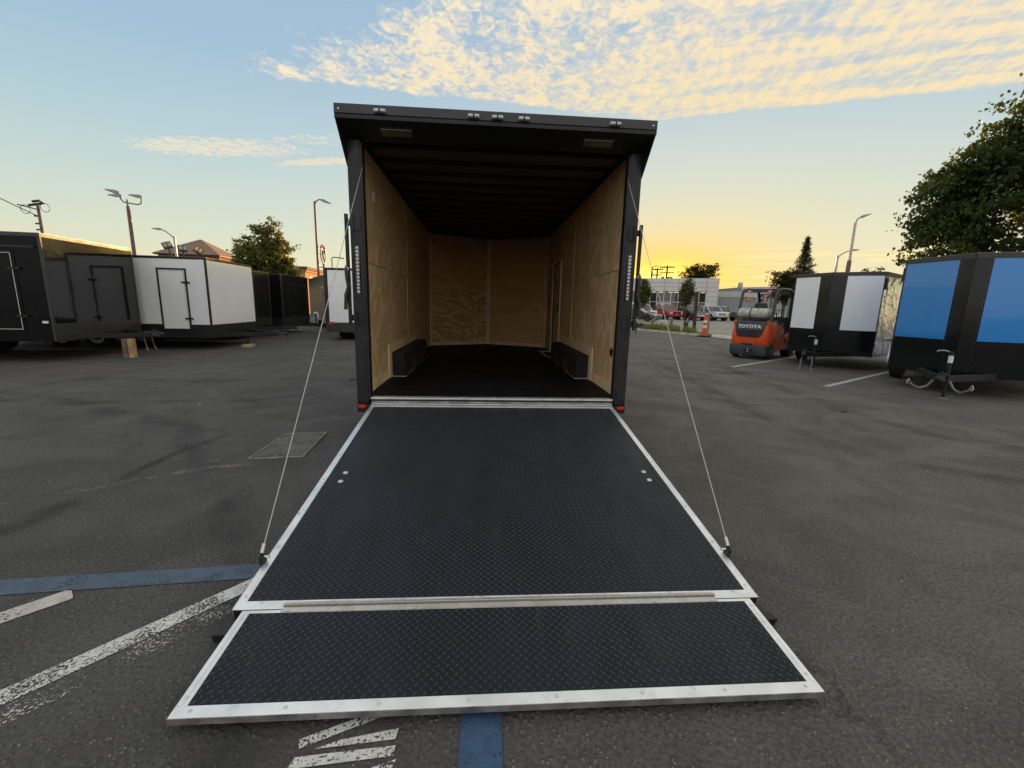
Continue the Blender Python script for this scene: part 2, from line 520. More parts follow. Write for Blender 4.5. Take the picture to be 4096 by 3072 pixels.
BPAINT = m_paint('blue_line_paint', (0.078, 0.115, 0.165), 0.475, 5.0)
BPAINT2 = m_paint('blue_line_paint_dark', (0.035, 0.085, 0.165), 0.47, 6.0)
BLACK = mat('black_paint', (0.007, 0.007, 0.008), 0.25, 0.0, 0.12, 0.0, rvary=0.08, vscale=2.0)
BLACKS = mat('black_skin', (0.007, 0.008, 0.009), 0.13, 0.0, 0.36, 0.0, bump=0.05, bscale=1.2, bdist=0.05)
BLACKM = mat('black_trim', (0.016, 0.016, 0.017), 0.42, 0.0, 0.35, rvary=0.1, vary=0.2)
BLACKG = mat('gloss_black_skin', (0.007, 0.008, 0.009), 0.06, 0.0, 0.6, 0.0, bump=0.06, bscale=1.2, bdist=0.05)
CHAR = mat('charcoal_skin', (0.030, 0.029, 0.027), 0.35, 0.0, 0.5, vary=0.15, rvary=0.08)
TREAD = mat('black_tread_mat', (0.0105, 0.013, 0.020), 0.50, 0.0, 0.22, vary=0.25, vscale=2.2, rvary=0.10, bump=0.25, bscale=160, bdist=0.0012, dirt=(0.040, 0.040, 0.041, 0.6), stretch=(2.2, 0.7, 1))
TREADP = mat('black_tread_plate', (0.020, 0.020, 0.021), 0.30, 0.4, 0.5, rvary=0.1, vary=0.2)
FLOORM = mat('black_floor_coating', (0.008, 0.008, 0.0095), 0.66, 0.0, 0.14, vary=0.35, vscale=1.8, rvary=0.12, bump=0.3, bscale=90, bdist=0.001, dirt=(0.03, 0.028, 0.025, 0.5))
LINER = mat('dark_ceiling_liner', (0.085, 0.078, 0.074), 0.55, vary=0.2, vscale=1.0)
LINERD = mat('dark_ceiling_bow', (0.006, 0.006, 0.006), 0.6)
ALU = mat('mill_aluminium', (0.80, 0.81, 0.82), 0.38, 0.75, 0.5, vary=0.12, vscale=5.0, rvary=0.12, bump=0.15, bscale=40, bdist=0.0015, dirt=(0.34, 0.34, 0.34, 0.85), stretch=(1, 1, 1))
ALUD = mat('dirty_aluminium', (0.36, 0.35, 0.34), 0.45, 0.7, 0.5, vary=0.4, vscale=9.0, rvary=0.15, dirt=(0.06, 0.06, 0.06, 0.8))
ZINC = mat('zinc_screw', (0.66, 0.66, 0.67), 0.28, 0.8)
STEEL = mat('galvanised_steel', (0.42, 0.42, 0.41), 0.42, 0.8, vary=0.2, vscale=8)
CABLE = mat('grey_cable', (0.50, 0.49, 0.46), 0.5, 0.3)
PLYV = m_ply('plywood_vertical', 'z', (0.86, 0.64, 0.37), (0.62, 0.42, 0.20), 13.0)
PLYH = m_ply('plywood_level', 'x', (0.88, 0.64, 0.32), (0.54, 0.32, 0.12), 16.0)
PLYO = m_ply('plywood_orange', 'x', (0.80, 0.50, 0.21), (0.68, 0.39, 0.14), 6.0)
WOOD = mat('pine_trim', (0.84, 0.63, 0.36), 0.6, vary=0.15, vscale=4.0, stretch=(1, 1, 0.3))
WOODB = mat('lumber', (0.46, 0.32, 0.17), 0.75, vary=0.3, vscale=6.0, bump=0.3, bscale=30)
WOODG = mat('weathered_wood', (0.20, 0.175, 0.145), 0.9, vary=0.35, vscale=5.0, bump=0.5, bscale=25, stretch=(3, 3, 0.6))
WHITE = mat('white_skin', (0.87, 0.88, 0.89), 0.20, 0.0, 0.5, 0.25, vary=0.03, vscale=0.8, bump=0.03, bscale=1.5, bdist=0.04)
WHITEP = mat('white_plastic', (0.75, 0.75, 0.73), 0.4)
BLUE = mat('blue_skin', (0.020, 0.235, 0.64), 0.13, 0.0, 0.5, 0.5, bump=0.05, bscale=1.3, bdist=0.06)
SILVER = mat('polished_aluminium_skin', (0.50, 0.50, 0.49), 0.09, 1.0, 0.5, bump=0.55, bscale=2.2, bdist=0.10, rvary=0.05)
FENDER = mat('fender_aluminium', (0.45, 0.46, 0.48), 0.30, 0.7)
TYRE = mat('tyre_rubber', (0.016, 0.016, 0.016), 0.85, vary=0.3, vscale=6)
RIM = mat('wheel_rim', (0.40, 0.40, 0.41), 0.35, 0.8)
RIMD = mat('black_wheel_rim', (0.02, 0.02, 0.02), 0.35, 0.3)
RED = mat('red_reflector', (0.72, 0.015, 0.012), 0.25, 0.0, 0.6, 0.4)
LENS = mat('clear_led_lens', (0.55, 0.55, 0.57), 0.14, 0.3, 0.8, bump=0.8, bscale=90, bdist=0.004)
LENSR = mat('pale_lamp_lens', (0.15, 0.13, 0.09), 0.3, 0.0, 0.6, bump=0.5, bscale=120)
SMOKE = mat('smoked_lens', (0.02, 0.015, 0.016), 0.15, 0.0, 0.6, 0.4)
CHROME = mat('chrome', (0.62, 0.63, 0.64), 0.12, 1.0)
DARK = mat('dark_plastic', (0.018, 0.018, 0.019), 0.5, vary=0.3)
GLASS = m_glass('vehicle_glass')

# ------------------------------------------------------------------ ground
def build_ground():
    b = MB()
    n = 40
    b.add([(-900, -900, 0), (900, -900, 0), (900, 900, 0), (-900, 900, 0)], [(0, 1, 2, 3)])
    struct(b.obj('ground', ASPH))


build_ground()


def paint_strip(name, pts, m, z=0.004):
    o = MB().add([(x, y, z) for x, y in pts], [tuple(range(len(pts)))]).obj(name, m)
    return struct(o)


def stripe(name, a, b, w, m, z=0.004):
    a = Vector(a); b = Vector(b); d = (b - a).normalized(); n = Vector((-d.y, d.x)) * w / 2
    return paint_strip(name, [a - n, b - n, b + n, a + n], m, z)


# painted lines on the lot
paint_strip('blue_parking_line', [(-5.2, -2.35), (-1.0, -2.005), (-1.0, -1.885), (-5.2, -2.215)], BPAINT)
paint_strip('blue_parking_line', [(-0.175, -3.9), (-0.045, -3.9), (-0.040, -2.3), (-0.180, -2.3)], BPAINT2)
stripe('white_parking_line', (-3.4, -3.47), (-2.03, -2.115), 0.100, WPAINT4)
stripe('white_parking_line', (-3.2, -4.27), (-1.0, -1.80), 0.088, WPAINT2)
stripe('white_parking_line', (-3.15, -4.37), (-0.97, -1.92), 0.100, WPAINT3, 0.003)
stripe('white_parking_line', (6.09, 6.08), (12.5, 10.62), 0.10, WPAINT4)
stripe('white_parking_line', (6.42, 3.53), (13.0, 7.6), 0.10, WPAINT4)
# stencilled pavement letters, mostly off the frame and under the ramp: the strokes of N and M, read from the side
for q in ([(-0.69, -2.865), (-0.68, -2.895), (-0.385, -2.775), (-0.39, -2.745)],
          [(-0.63, -2.898), (-0.385, -2.878), (-0.38, -2.842), (-0.56, -2.872)],
          [(-0.69, -2.955), (-0.38, -2.930), (-0.38, -2.898), (-0.68, -2.920)],
          [(-0.69, -3.045), (-0.38, -2.975), (-0.37, -2.940), (-0.44, -2.962)],
          [(-0.70, -3.130), (-0.38, -3.060), (-0.38, -3.025), (-0.69, -3.098)]):
    paint_strip('pavement_lettering', q, WPAINT2)

# marks worn into the asphalt: soft-edged tyre smears, traces of an old line, pale scrapes
def m_smear(name, col, amount, scale, lo, hi):
    m = bpy.data.materials.new(name); m.use_nodes = True
    g = G(m.node_tree); b = m.node_tree.nodes['Principled BSDF']
    at = g.n('ShaderNodeAttribute', attribute_name='fade').outputs['Fac']
    v = g.n('ShaderNodeTexCoord').outputs['Object']
    n = g.noise(v, scale, 4.0, 0.65); f = g.noise(v, 90.0, 2.0, 0.6)
    k = g.m('ADD', g.m('MULTIPLY', n, 0.65), g.m('MULTIPLY', f, 0.35))
    g.put(b.inputs['Alpha'], g.m('MULTIPLY', g.m('MULTIPLY', g.sm(at, 0.0, 0.8), g.sm(k, lo, hi)), amount))
    b.inputs['Base Color'].default_value = (*col, 1); b.inputs['Roughness'].default_value = 0.9
    return m


def smear(name, line, w, m, z):
    P = []
    for (a, c) in zip(line, line[1:]):
        for k in range(6):
            P.append(Vector(a).lerp(Vector(c), k / 6))
    P.append(Vector(line[-1]))
    n = len(P); vs = []; fs = []; fd = []
    for i, p in enumerate(P):
        d = (P[min(i + 1, n - 1)] - P[max(i - 1, 0)]).normalized(); k = Vector((-d.y, d.x))
        end = min(1.0, min(i, n - 1 - i) / 3.0)
        for u in (-1, -.5, 0, .5, 1):
            q = p + k * w * u
            vs.append((q.x, q.y, z)); fd.append((1 - abs(u)) * end)
    for i in range(n - 1):
        for j in range(4):
            fs.append((i * 5 + j, i * 5 + j + 1, i * 5 + j + 6, i * 5 + j + 5))
    me = bpy.data.meshes.new(name); me.from_pydata(vs, [], fs)
    at = me.attributes.new('fade', 'FLOAT', 'POINT'); at.data.foreach_set('value', fd)
    return struct(link(name, me, m))


SM_D = m_smear('tyre_smear', (0.022, 0.022, 0.022), .48, 3.0, .38, .62)
SM_F = m_smear('faint_tyre_smear', (0.032, 0.032, 0.032), .28, 2.0, .38, .62)
SM_P = m_smear('pale_scrape', (0.28, 0.25, 0.21), .45, 9.0, .44, .60)
smear('tyre_mark', [(-3.3, -2.6), (-3.02, -1.9), (-2.90, -1.36), (-2.87, -1.0)], .13, SM_D, .0012)
smear('tyre_mark', [(-2.86, -.85), (-2.88, -.5), (-2.85, -.1), (-2.7, .5)], .07, SM_D, .0012)
smear('tyre_mark', [(4.6, 8.5), (4.12, 4.69), (3.67, 1.3), (3.67, -.3), (4.4, -.9), (5.4, -1.2)], .22, SM_F, .0012)
smear('tyre_mark', [(6.2, 8.0), (5.6, 4.4), (5.1, 1.6), (5.2, .4), (6.0, -.3), (7.2, -.7)], .24, SM_F, .0012)
smear('tyre_mark', [(-7.5, 3.6), (-5.0, 3.3), (-2.8, 3.9)], .20, SM_F, .0012)
smear('tyre_mark', [(-8.0, 2.2), (-5.5, 1.7), (-3.2, 2.0), (-2.2, 2.8)], .18, SM_F, .0012)
smear('tyre_mark', [(2.4, 9.0), (3.4, 6.6), (5.4, 5.2), (7.2, 5.0)], .16, SM_F, .0014)
smear('old_line_trace', [(-3.9, -1.55), (-3.29, -1.2), (-2.83, -.84), (-2.35, -.52), (-1.9, -.42)], .055, SM_P, .0016)
smear('old_line_trace', [(-7.2, 5.0), (-4.5, 5.1), (-2.2, 5.4)], .05, SM_P, .0016)
for x, y, a, L in ((2.98, 2.40, .1, .16), (2.47, .58, .1, .14), (3.60, -.21, -.4, .12), (3.25, -1.71, -1.4, .14), (-3.92, 2.0, .7, .12), (-2.41, -.37, .3, .06), (2.2, 3.4, .2, .2), (2.9, 4.3, -.1, .25), (-4.9, .3, .3, .1)):
    smear('scrape', [(x - cos(a) * L, y - sin(a) * L), (x + cos(a) * L, y + sin(a) * L)], .05, SM_P, .0018)


# small litter lying on the asphalt
def build_litter():
    r = random.Random(3)
    b = MB()
    for i in range(650):
        if i < 380:
            x, y = r.uniform(-7, 8), r.uniform(-3.6, 9)
        else:
            x, y = r.uniform(-14, 16), r.uniform(3, 22)
        if abs(x) < 1.3 and -2.95 < y < 6:
            continue
        s = r.uniform(0.003, 0.010) * (1 if i < 380 else 1.8)
        h = s * 0.6; a = r.uniform(0, pi)
        pts = [(x + s * k * cos(a + 2 * pi * j / 5), y + s * k * sin(a + 2 * pi * j / 5)) for j, k in enumerate([r.uniform(0.6, 1.2) for _ in range(5)])]
        b.hull([(p[0], p[1], 0.0) for p in pts], [(x + (p[0] - x) * 0.5, y + (p[1] - y) * 0.5, h) for p in pts])
    o = b.obj('gravel_bits', mat('pale_gravel', (0.24, 0.22, 0.19), 0.9, vary=0.4, vscale=4.0))
    o['kind'] = 'stuff'; o['label'] = 'pale grit scattered over the asphalt'
    b = MB()
    for i in range(26):
        x, y = r.uniform(-11, 9), r.uniform(1.5, 13)
        if abs(x) < 1.7 and y < 6.3:
            continue
        L = r.uniform(0.03, 0.07); a = r.uniform(0, 6.28)
        u = Vector((cos(a), sin(a), 0)) * L; w = Vector((-sin(a), cos(a), 0)) * L * 0.35
        c = Vector((x, y, 0.004))
        b.add([c - u, c + w + Vector((0, 0, L * .3)), c + u, c - w + Vector((0, 0, L * .2))], [(0, 1, 2), (0, 2, 3)])
    o = b.obj('dry_leaves', mat('dry_leaf', (0.30, 0.20, 0.10), 0.8, vary=0.4, vscale=2.0))
    o['kind'] = 'stuff'; o['label'] = 'a few dry leaves lying on the asphalt'


build_litter()


def build_cover():
    t = thing('utility_cover', 'rough steel utility cover set into the asphalt beside the ramp', 'utility cover', (-1.94, 0.05, 0))
    Q = [(-0.22, -0.40), (0.235, -0.34), (0.185, 0.41), (-0.22, 0.36)]
    b = MB()
    inner = [(p[0] * 0.93, p[1] * 0.955) for p in Q]
    n = 4
    vs = [(p[0], p[1], 0.001) for p in Q] + [(p[0], p[1], 0.010) for p in Q] + [(p[0], p[1], 0.010) for p in inner] + [(p[0], p[1], 0.002) for p in inner]
    fs = []
    for k in range(3):
        fs += [(k * n + i, k * n + (i + 1) % n, (k + 1) * n + (i + 1) % n, (k + 1) * n + i) for i in range(n)]
    b.add(vs, fs).obj('frame', mat('worn_frame', (0.19, 0.18, 0.165), 0.8, vary=0.5, vscale=9.0, bump=0.6, bscale=40), t)
    lid = [(p[0] * 0.905, p[1] * 0.94) for p in Q]
    b = MB().hull([(p[0], p[1], 0.0) for p in lid], [(p[0], p[1], 0.007) for p in lid])
    b.obj('lid', mat('cover_plate', (0.085, 0.082, 0.078), 0.7, 0.2, vary=0.5, vscale=5.0, bump=0.4, bscale=60, dirt=(0.24, 0.23, 0.21, 0.8)), t)
    b = MB(); r = random.Random(5)
    for i in range(-12, 13):
        for j in range(-20, 21):
            x, y = i * 0.016 + (0.008 if j % 2 else 0), j * 0.018
            if abs(x) < 0.185 and abs(y) < 0.33 and r.random() < 0.86:
                a = 0.8 if (i + j) % 2 else -0.8
                u = Vector((cos(a), sin(a))) * 0.007; w = Vector((-u.y, u.x)) * 0.35
                b.add([(x - u.x, y - u.y, .007), (x + w.x, y + w.y, .007), (x + u.x, y + u.y, .007), (x - w.x, y - w.y, .007), (x, y, .0105)],
                      [(0, 3, 4), (3, 2, 4), (2, 1, 4), (1, 0, 4)])
    o = b.obj('tread_bumps', mat('cover_bumps', (0.22, 0.21, 0.195), 0.6, 0.3), t); o['kind'] = 'stuff'
    MB().cyl((0.02, -0.30, 0.0), (0.02, -0.30, 0.012), 0.02, 0.018, 10).obj('lift_bolt', DARK, t)


build_cover()


# ------------------------------------------------------------------ the open trailer
def lug_mesh(x0, x1, y0, y1, pitch, L, Wd, h, z, inside=None, seed=0):
    """raised diamond tread, two crossed sets of lugs"""
    b = MB()
    vs, fs = b.v, b.f
    nx = int((x1 - x0) / pitch); ny = int((y1 - y0) / pitch)
    px = (x1 - x0) / nx; py = (y1 - y0) / ny
    for k in (0, 1):
        a = radians(45) if k == 0 else radians(135)
        ux, uy = cos(a) * L / 2, sin(a) * L / 2
        wx, wy = -sin(a) * Wd / 2, cos(a) * Wd / 2
        for i in range(nx):
            for j in range(ny):
                x = x0 + (i + 0.25 + 0.5 * k) * px; y = y0 + (j + 0.25 + 0.5 * k) * py
                o = len(vs)
                vs.extend([(x - ux, y - uy, z), (x + wx, y + wy, z), (x + ux, y + uy, z), (x - wx, y - wy, z),
                           (x - ux * .55, y - uy * .55, z + h), (x + ux * .55, y + uy * .55, z + h)])
                fs.extend([(o, o + 4, o + 1), (o + 1, o + 4, o + 5), (o + 1, o + 5, o + 2), (o + 2, o + 5, o + 3), (o + 3, o + 5, o + 4), (o + 3, o + 4, o)])
    return b


def screw_mesh():
    b = MB()
    b.tube([(0, 0, 0), (0, 0, 0.0018)], [0.0075, 0.0066], 10)
    b.tube([(0, 0, 0.0018), (0, 0, 0.0045)], [0.0046, 0.0038], 6)
    return b.mesh('screw')


SCREW = screw_mesh(); SCREW.materials.append(ZINC)
SCREWB = screw_mesh(); SCREWB.materials.append(BLACKM)


def washer_mesh():
    b = MB(); b.tube([(0, 0, 0), (0, 0, 0.003)], [0.0165, 0.0152], 16); b.tube([(0, 0, 0.003), (0, 0, 0.0065)], [0.0065, 0.0055], 6)
    me = b.mesh('washer_bolt'); me.materials.append(mat('bright_washer', (0.72, 0.72, 0.72), 0.35, 0.6)); return me


WASHER = washer_mesh()


def build_main():
    t = thing('enclosed_trailer', 'black enclosed trailer with its rear ramp lowered and plywood interior showing', 'trailer')
    ZB, ZF, ZR = 0.349, 0.487, 2.895
    D, V = 5.18, 0.63
    # outer shell
    for s in (-1, 1):
        b = MB().box(min(s * 1.252, s * 1.293), max(s * 1.252, s * 1.293), 0.07, D + 0.02, ZB + 0.02, ZR - 0.03)
        b.obj('side_skin', BLACKS, t, bevel=0.004)
        b = MB().hull([(s * 1.252, D + .0205, ZB + .02), (s * 1.293, D + .0205, ZB + .02), (0, D + V + .09, ZB + .02), (0, D + V + .05, ZB + .02)],
                      [(s * 1.252, D + .0205, ZR - .03), (s * 1.293, D + .0205, ZR - .03), (0, D + V + .09, ZR - .03), (0, D + V + .05, ZR - .03)])
        b.obj('nose_skin', BLACKS, t)
    roof = [(-1.3, -0.0), (1.3, -0.0), (1.3, D + .03), (0, D + V + .11), (-1.3, D + .03)]
    MB().prism(roof, ZR - .029, ZR).obj('roof', BLACKM, t)
    under = [(-1.25, 0.07), (1.25, 0.07), (1.25, D), (0, D + V), (-1.25, D)]
    MB().prism(under, ZB + .03, ZF - .035).obj('chassis', DARK, t)
    fl = [(-1.236, 0.035), (1.236, 0.035), (1.236, D), (0, D + V), (-1.236, D)]
    MB().prism(fl, ZF - .034, ZF + .002).obj('floor', FLOORM, t)
    for s in (-1, 1):
        for y in (2.05, 2.85):
            w = MB().tube([(s * 1.03, y, 0.335), (s * 1.06, y, 0.335), (s * 1.20, y, 0.335), (s * 1.235, y, 0.335)], [0.30, 0.335, 0.335, 0.30], 24).obj('wheel', TYRE, t, smooth=40)
            MB().cyl((s * 1.23, y, 0.335), (s * 1.243, y, 0.335), 0.19, 0.16, 18).obj('rim', RIMD, w)
    # rear frame posts clad in tread plate
    for s in (-1, 1):
        x0, x1 = sorted((s * 1.188, s * 1.295))
        p = MB().box(x0, x1, -0.004, 0.069, 0.43, 2.751).obj('rear_post', TREADP, t, bevel=0.003)
        lg = lug_mesh(-0.050, 0.050, 0.45, 2.60, 0.031, 0.031, 0.0070, 0.0025, 0.0)
        # stand the tread up on the rear face of the post
        lg.v = [(s * 1.2415 + a, -0.004 - c, bb) for a, bb, c in lg.v]
        lg.f = [tuple(reversed(q)) for q in lg.f]
        o = lg.obj('tread_lugs', mat('tread_lug_black', (0.10, 0.10, 0.105), 0.28, 0.7, rvary=0.1), p); o['kind'] = 'stuff'
        for k in range(6):
            place('screw', SCREWB, p, (s * 1.1795, -0.0055, 0.56 + k * 0.40), (pi / 2, 0, 0))
        MB().box(*sorted((s * 1.168, s * 1.1875)), -0.006, 0.075, 0.47, 2.722).obj('opening_trim', BLACKM, t, bevel=0.002)
        MB().box(*sorted((s * 1.17, s * 1.297)), -0.009, 0.068, ZB, 0.428).obj('post_foot', BLACKM, t, bevel=0.003)
        r = MB().box(*sorted((s * 1.213, s * 1.283)), -0.020, -0.010, 0.391, 0.420)
        rr = r.obj('side_reflector', RED, t, bevel=0.003)
        MB().box(*sorted((s * 1.208, s * 1.288)), -0.0125, -0.0092, 0.387, 0.424).obj('housing', BLACKM, rr)
        # led tail lamp
        tl = MB()
        zz0, zz1 = 1.462, 1.856
        ring = lambda dx, y, e: [(s * 1.239 + dx * cos(a), y, (zz0 if sin(a) < 0 else zz1) + dx * sin(a)) for a in [2 * pi * k / 16 for k in range(16)]]
        tl.rings([ring(.0200, -0.005, 0), ring(.0200, -0.014, 0), ring(.0165, -0.018, 0)][::-1 if s > 0 else 1])
        tl = tl.obj('tail_lamp', SMOKE, t, smooth=35)
        led = MB().tube([(0, 0, 0), (0, -0.004, 0), (0, -0.006, 0)], [0.0148, 0.0138, 0.006], 10).mesh('led')
        led.materials.append(LENS)
        for k in range(13):
            place('led', led, tl, (s * 1.239, -0.0172, zz0 + 0.006 + k * (zz1 - zz0 - .012) / 12))
        # swing bar lock hung beside the post
        bar = MB().box(*sorted((s * 1.300, s * 1.328)), -0.055, -0.027, 1.175, 2.13).obj('lock_bar', BLACKM, t, bevel=0.004)
        for z in (2.06, 1.238):
            br = MB()
            br.box(*sorted((s * 1.205, s * 1.262)), -0.016, -0.0045, z - .06, z + .06)
            br.cyl((s * 1.264, -0.020, z - .058), (s * 1.264, -0.020, z + .058), 0.011, n=10)
            br.box(*sorted((s * 1.262, s * 1.332)), -0.030, -0.018, z - .026, z + .026)
            bo = br.obj('bracket', mat('black_steel', (0.03, 0.03, 0.032), 0.38, 0.6, vary=0.3), bar)
            for dz in (-.042, .042):
                place('bolt', SCREWB, bar, (s * 1.228, -0.017, z + dz), (pi / 2, 0, 0), None)
        MB().tube([(s * 1.318, -0.058, 1.69), (s * 1.322, -0.070, 1.66), (s * 1.320, -0.072, 1.58), (s * 1.312, -0.070, 1.51), (s * 1.334, -0.072, 1.44), (s * 1.343, -0.072, 1.31)],
                  [0.016, 0.019, 0.015, 0.014, 0.016, 0.016], 10).obj('handle', DARK, bar, smooth=50)
        MB().cyl((s * 1.314, -0.050, 1.665), (s * 1.314, -0.082, 1.665), 0.017, n=10).obj('handle_pivot', STEEL, bar)
        # spoiler gusset
        MB().prism([(-0.255, 2.905), (0.0685, 2.905), (0.0685, 2.50), (0.0, 2.56), (-0.255, 2.815)][::-1], *sorted((s * 1.296, s * 1.306)), plane='yz').obj('spoiler_side', BLACKM, t)
    # header and spoiler
    MB().box(-1.294, 1.294, 0.002, 0.069, 2.752, 2.86).obj('header', BLACKM, t)
    MB().hull([(-1.30, -0.2555, 2.808), (1.30, -0.2555, 2.808), (1.30, -0.0005, 2.737), (-1.30, -0.0005, 2.737)],
              [(-1.30, -0.2555, 2.815), (1.30, -0.2555, 2.815), (1.30, -0.0005, 2.744), (-1.30, -0.0005, 2.744)]).obj('spoiler_soffit', mat('soffit_black', (0.012, 0.012, 0.013), 0.5, vary=0.3), t)
    sp = MB().box(-1.307, 1.307, -0.266, -0.256, 2.8405, 2.913).obj('spoiler_fascia', mat('fascia_black', (0.040, 0.040, 0.042), 0.38, 0.2, vary=0.12, vscale=1.5, rvary=0.08), t, bevel=0.004)
    MB().box(-1.306, 1.306, -0.263, -0.2565, 2.805, 2.8375).obj('lip', BLACKM, sp, bevel=0.003)
    MB().box(-1.307, 1.307, -0.2555, -0.0005, 2.897, 2.9125).obj('spoiler_top', BLACKM, t)
    for x in (-0.948, -0.210, -0.018, 0.197, 0.949):
        m1 = MB().tube([(x - .042, -.268, 2.864), (x - .040, -.282, 2.864), (x + .040, -.282, 2.864), (x + .042, -.268, 2.864)], [.010, .016, .016, .010], 10)
        o = m1.obj('marker_lamp', LENS, t, smooth=60)
        MB().box(x - .006, x + .006, -.300, -.2665, 2.852, 2.876).obj('clip', DARK, o)
    for s in (-1, 1):
        place('screw', SCREW, sp, (s * 1.27, -0.2665, 2.872), (pi / 2, 0, 0))
        xa, xb = sorted((s * 0.72, s * 0.97))
        ang = atan2(0.071, 0.255)
        M = Matrix.Rotation(-ang, 3, 'X')
        o = MB().obox(((xa + xb) / 2, -0.135, 2.765), (xb - xa, 0.085, 0.020), M).obj('loading_lamp', LENSR, t, bevel=0.004)
        MB().obox(((xa + xb) / 2, -0.135, 2.770), (xb - xa + .02, 0.105, 0.012), M).obj('lamp_frame', DARK, o)
    # sill, rear beam, hinge strip
    MB().box(-1.166, 1.166, -0.018, 0.060, 0.478, 0.494).obj('sill_plate', ALU, t, bevel=0.003)
    for k in range(9):
        place('screw', SCREW, t, (-1.12 + k * 0.28, 0.035, 0.494))
    MB().box(-1.167, 1.167, -0.006, 0.068, ZB, 0.4775).obj('rear_beam', BLACKM, t)
    MB().box(-1.160, 1.160, -0.034, -0.0065, 0.446, 0.462).obj('hinge_strip', ALUD, t, bevel=0.002)
    MB().cyl((-1.155, -0.034, 0.437), (1.155, -0.034, 0.437), 0.009, n=10).obj('ramp_hinge', STEEL, t)

    # ---- interior lining
    def panel(name, pts, m, th=0.008):
        """pts: 4 points of a wall sheet, inner face; thickness goes outward by the normal"""
        P = [Vector(p) for p in pts]
        n = (P[1] - P[0]).cross(P[3] - P[0]).normalized()
        return MB().hull([p - n * th for p in P], P).obj(name, m, t)
    ZC = 2.790
    wl = 1.236
    seam = 1.755
    for s in (-1, 1):
        X = s * wl
        def sheet(y0, y1, z0, z1, m=PLYV, dx=0.0, name='plywood_panel'):
            q = [(X - s * dx, y0, z0), (X - s * dx, y1, z0), (X - s * dx, y1, z1), (X - s * dx, y0, z1)]
            return panel(name, q if s < 0 else [q[1], q[0], q[3], q[2]], m)
        if s < 0:
            spans = [(0.066, 2.497), (2.503, 4.78), (4.786, D)]
        else:
            spans = [(0.066, 2.497), (2.503, 3.50)]
        for y0, y1 in spans:
            sheet(y0, y1, ZF + .003, seam - 0.003)
            sheet(y0, y1, seam + 0.003, ZC)
        sheet(0.066, D, ZF + .003, ZC, mat('wall_backing', (0.05, 0.03, 0.015), 0.8), dx=-0.012, name='wall_backing') if s < 0 else None
        if s > 0:
            sheet(0.066, 3.50, ZF + .003, ZC, mat('wall_backing', (0.05, 0.03, 0.015), 0.8), dx=-0.012, name='wall_backing')
            sheet(3.50, 4.36, 2.165, ZC)
            sheet(4.36, D, ZF + .003, ZC)
            sheet(3.50, 4.36, ZF + .003, 2.165, mat('door_gap', (0.004, 0.004, 0.004), 0.7), dx=-0.0135, name='door_frame')
            d = sheet(3.60, 4.24, ZF + .05, 2.13, PLYV, dx=-0.009, name='side_door')
            MB().box(1.208, 1.238, 3.64, 3.68, 1.30, 1.42).obj('door_latch', DARK, d)
            for yj in (3.50, 4.35):
                MB().box(1.214, 1.2358, yj - .015, yj + .015, ZF + .003, 2.18).obj('door_jamb', WOOD, t)
            MB().box(1.210, 1.2358, 3.516, 4.334, 2.15, 2.18).obj('door_head', WOOD, t)
        # battens
        MB().box(*sorted((s * 1.2355, s * 1.229)), 2.485, 2.515, 0.905, 1.72).obj('batten', WOOD, t)
        MB().box(*sorted((s * 1.2355, s * 1.229)), 2.485, 2.515, 1.80, 2.74).obj('batten', WOOD, t)
        # base strip
        MB().box(*sorted((s * 1.2355, s * 1.226)), 0.066, 1.085, ZF + .003, ZF + .105).obj('base_strip', WOOD, t)
        # wheel box with its wooden surround
        wb = MB().box(*sorted((s * 1.2355, s * 1.068)), 1.235, 3.32, ZF + .003, 0.775)
        w = wb.obj('wheel_box', mat('black_carpet', (0.014, 0.012, 0.011), 0.85, vary=0.4, vscale=8.0, bump=0.4, bscale=120), t, bevel=0.01)
        MB().box(*sorted((s * 1.2355, s * 1.216)), 1.09, 1.228, ZF + .003, 0.885).obj('surround', WOOD, w)
        MB().box(*sorted((s * 1.2355, s * 1.216)), 1.2285, 3.34, 0.785, 0.885).obj('surround', WOOD, w)
        MB().box(*sorted((s * 1.2355, s * 1.045)), 1.20, 1.232, ZF + .002, ZF + .009).obj('edge_trim', ALU, w)
        MB().box(*sorted((s * 1.066, s * 1.040)), 1.2325, 3.40, ZF + .002, ZF + .009).obj('edge_trim', ALUD, w)
        # nose panels
        q = [(s * wl, D + .001, ZF + .003), (0, D + V, ZF + .003), (0, D + V, ZC), (s * wl, D + .001, ZC)]
        m = PLYO
        if s < 0:
            cut = seam - .06
            q1 = [q[0], q[1], (0, D + V, cut), (s * wl, D + .001, cut)]
            q2 = [(s * wl, D + .001, cut + .002), (0, D + V, cut + .002), q[2], q[3]]
            panel('plywood_panel', q1, PLYH); panel('plywood_panel', q2, PLYO)
        else:
            panel('plywood_panel', [q[1], q[0], q[3], q[2]], PLYO)
        # strips along the foot of the nose panels
        dv = Vector((-s * wl, V, 0)).normalized(); nn = Vector((s * dv.y, -abs(dv.x), 0)) * 0.008
        a = Vector((s * wl, D, 0)); c = Vector((0, D + V, 0))
        pts = [a + nn * .1, c + nn * .1, c + nn, a + nn]
        MB().hull([(p.x, p.y, ZF + .003) for p in pts], [(p.x, p.y, ZF + .075) for p in pts]).obj('base_strip', WOOD, t)
        MB().box(*sorted((s * 1.2355, s * 1.18)), D - .03, D + .0, ZF + .004, ZC).obj('corner_strip', PLYV, t)
    MB().box(-0.035, 0.035, D + V - .045, D + V - .018, ZF + .003, ZC - .02).obj('nose_strip', WOOD, t)
    # switch plate, cable hole
    MB().tube([(-1.2355, 0.62, 2.42), (-1.228, 0.62, 2.42), (-1.220, 0.62, 2.42)], [0.050, 0.050, 0.040], 20).obj('interior_lamp', WHITEP, t, smooth=40)
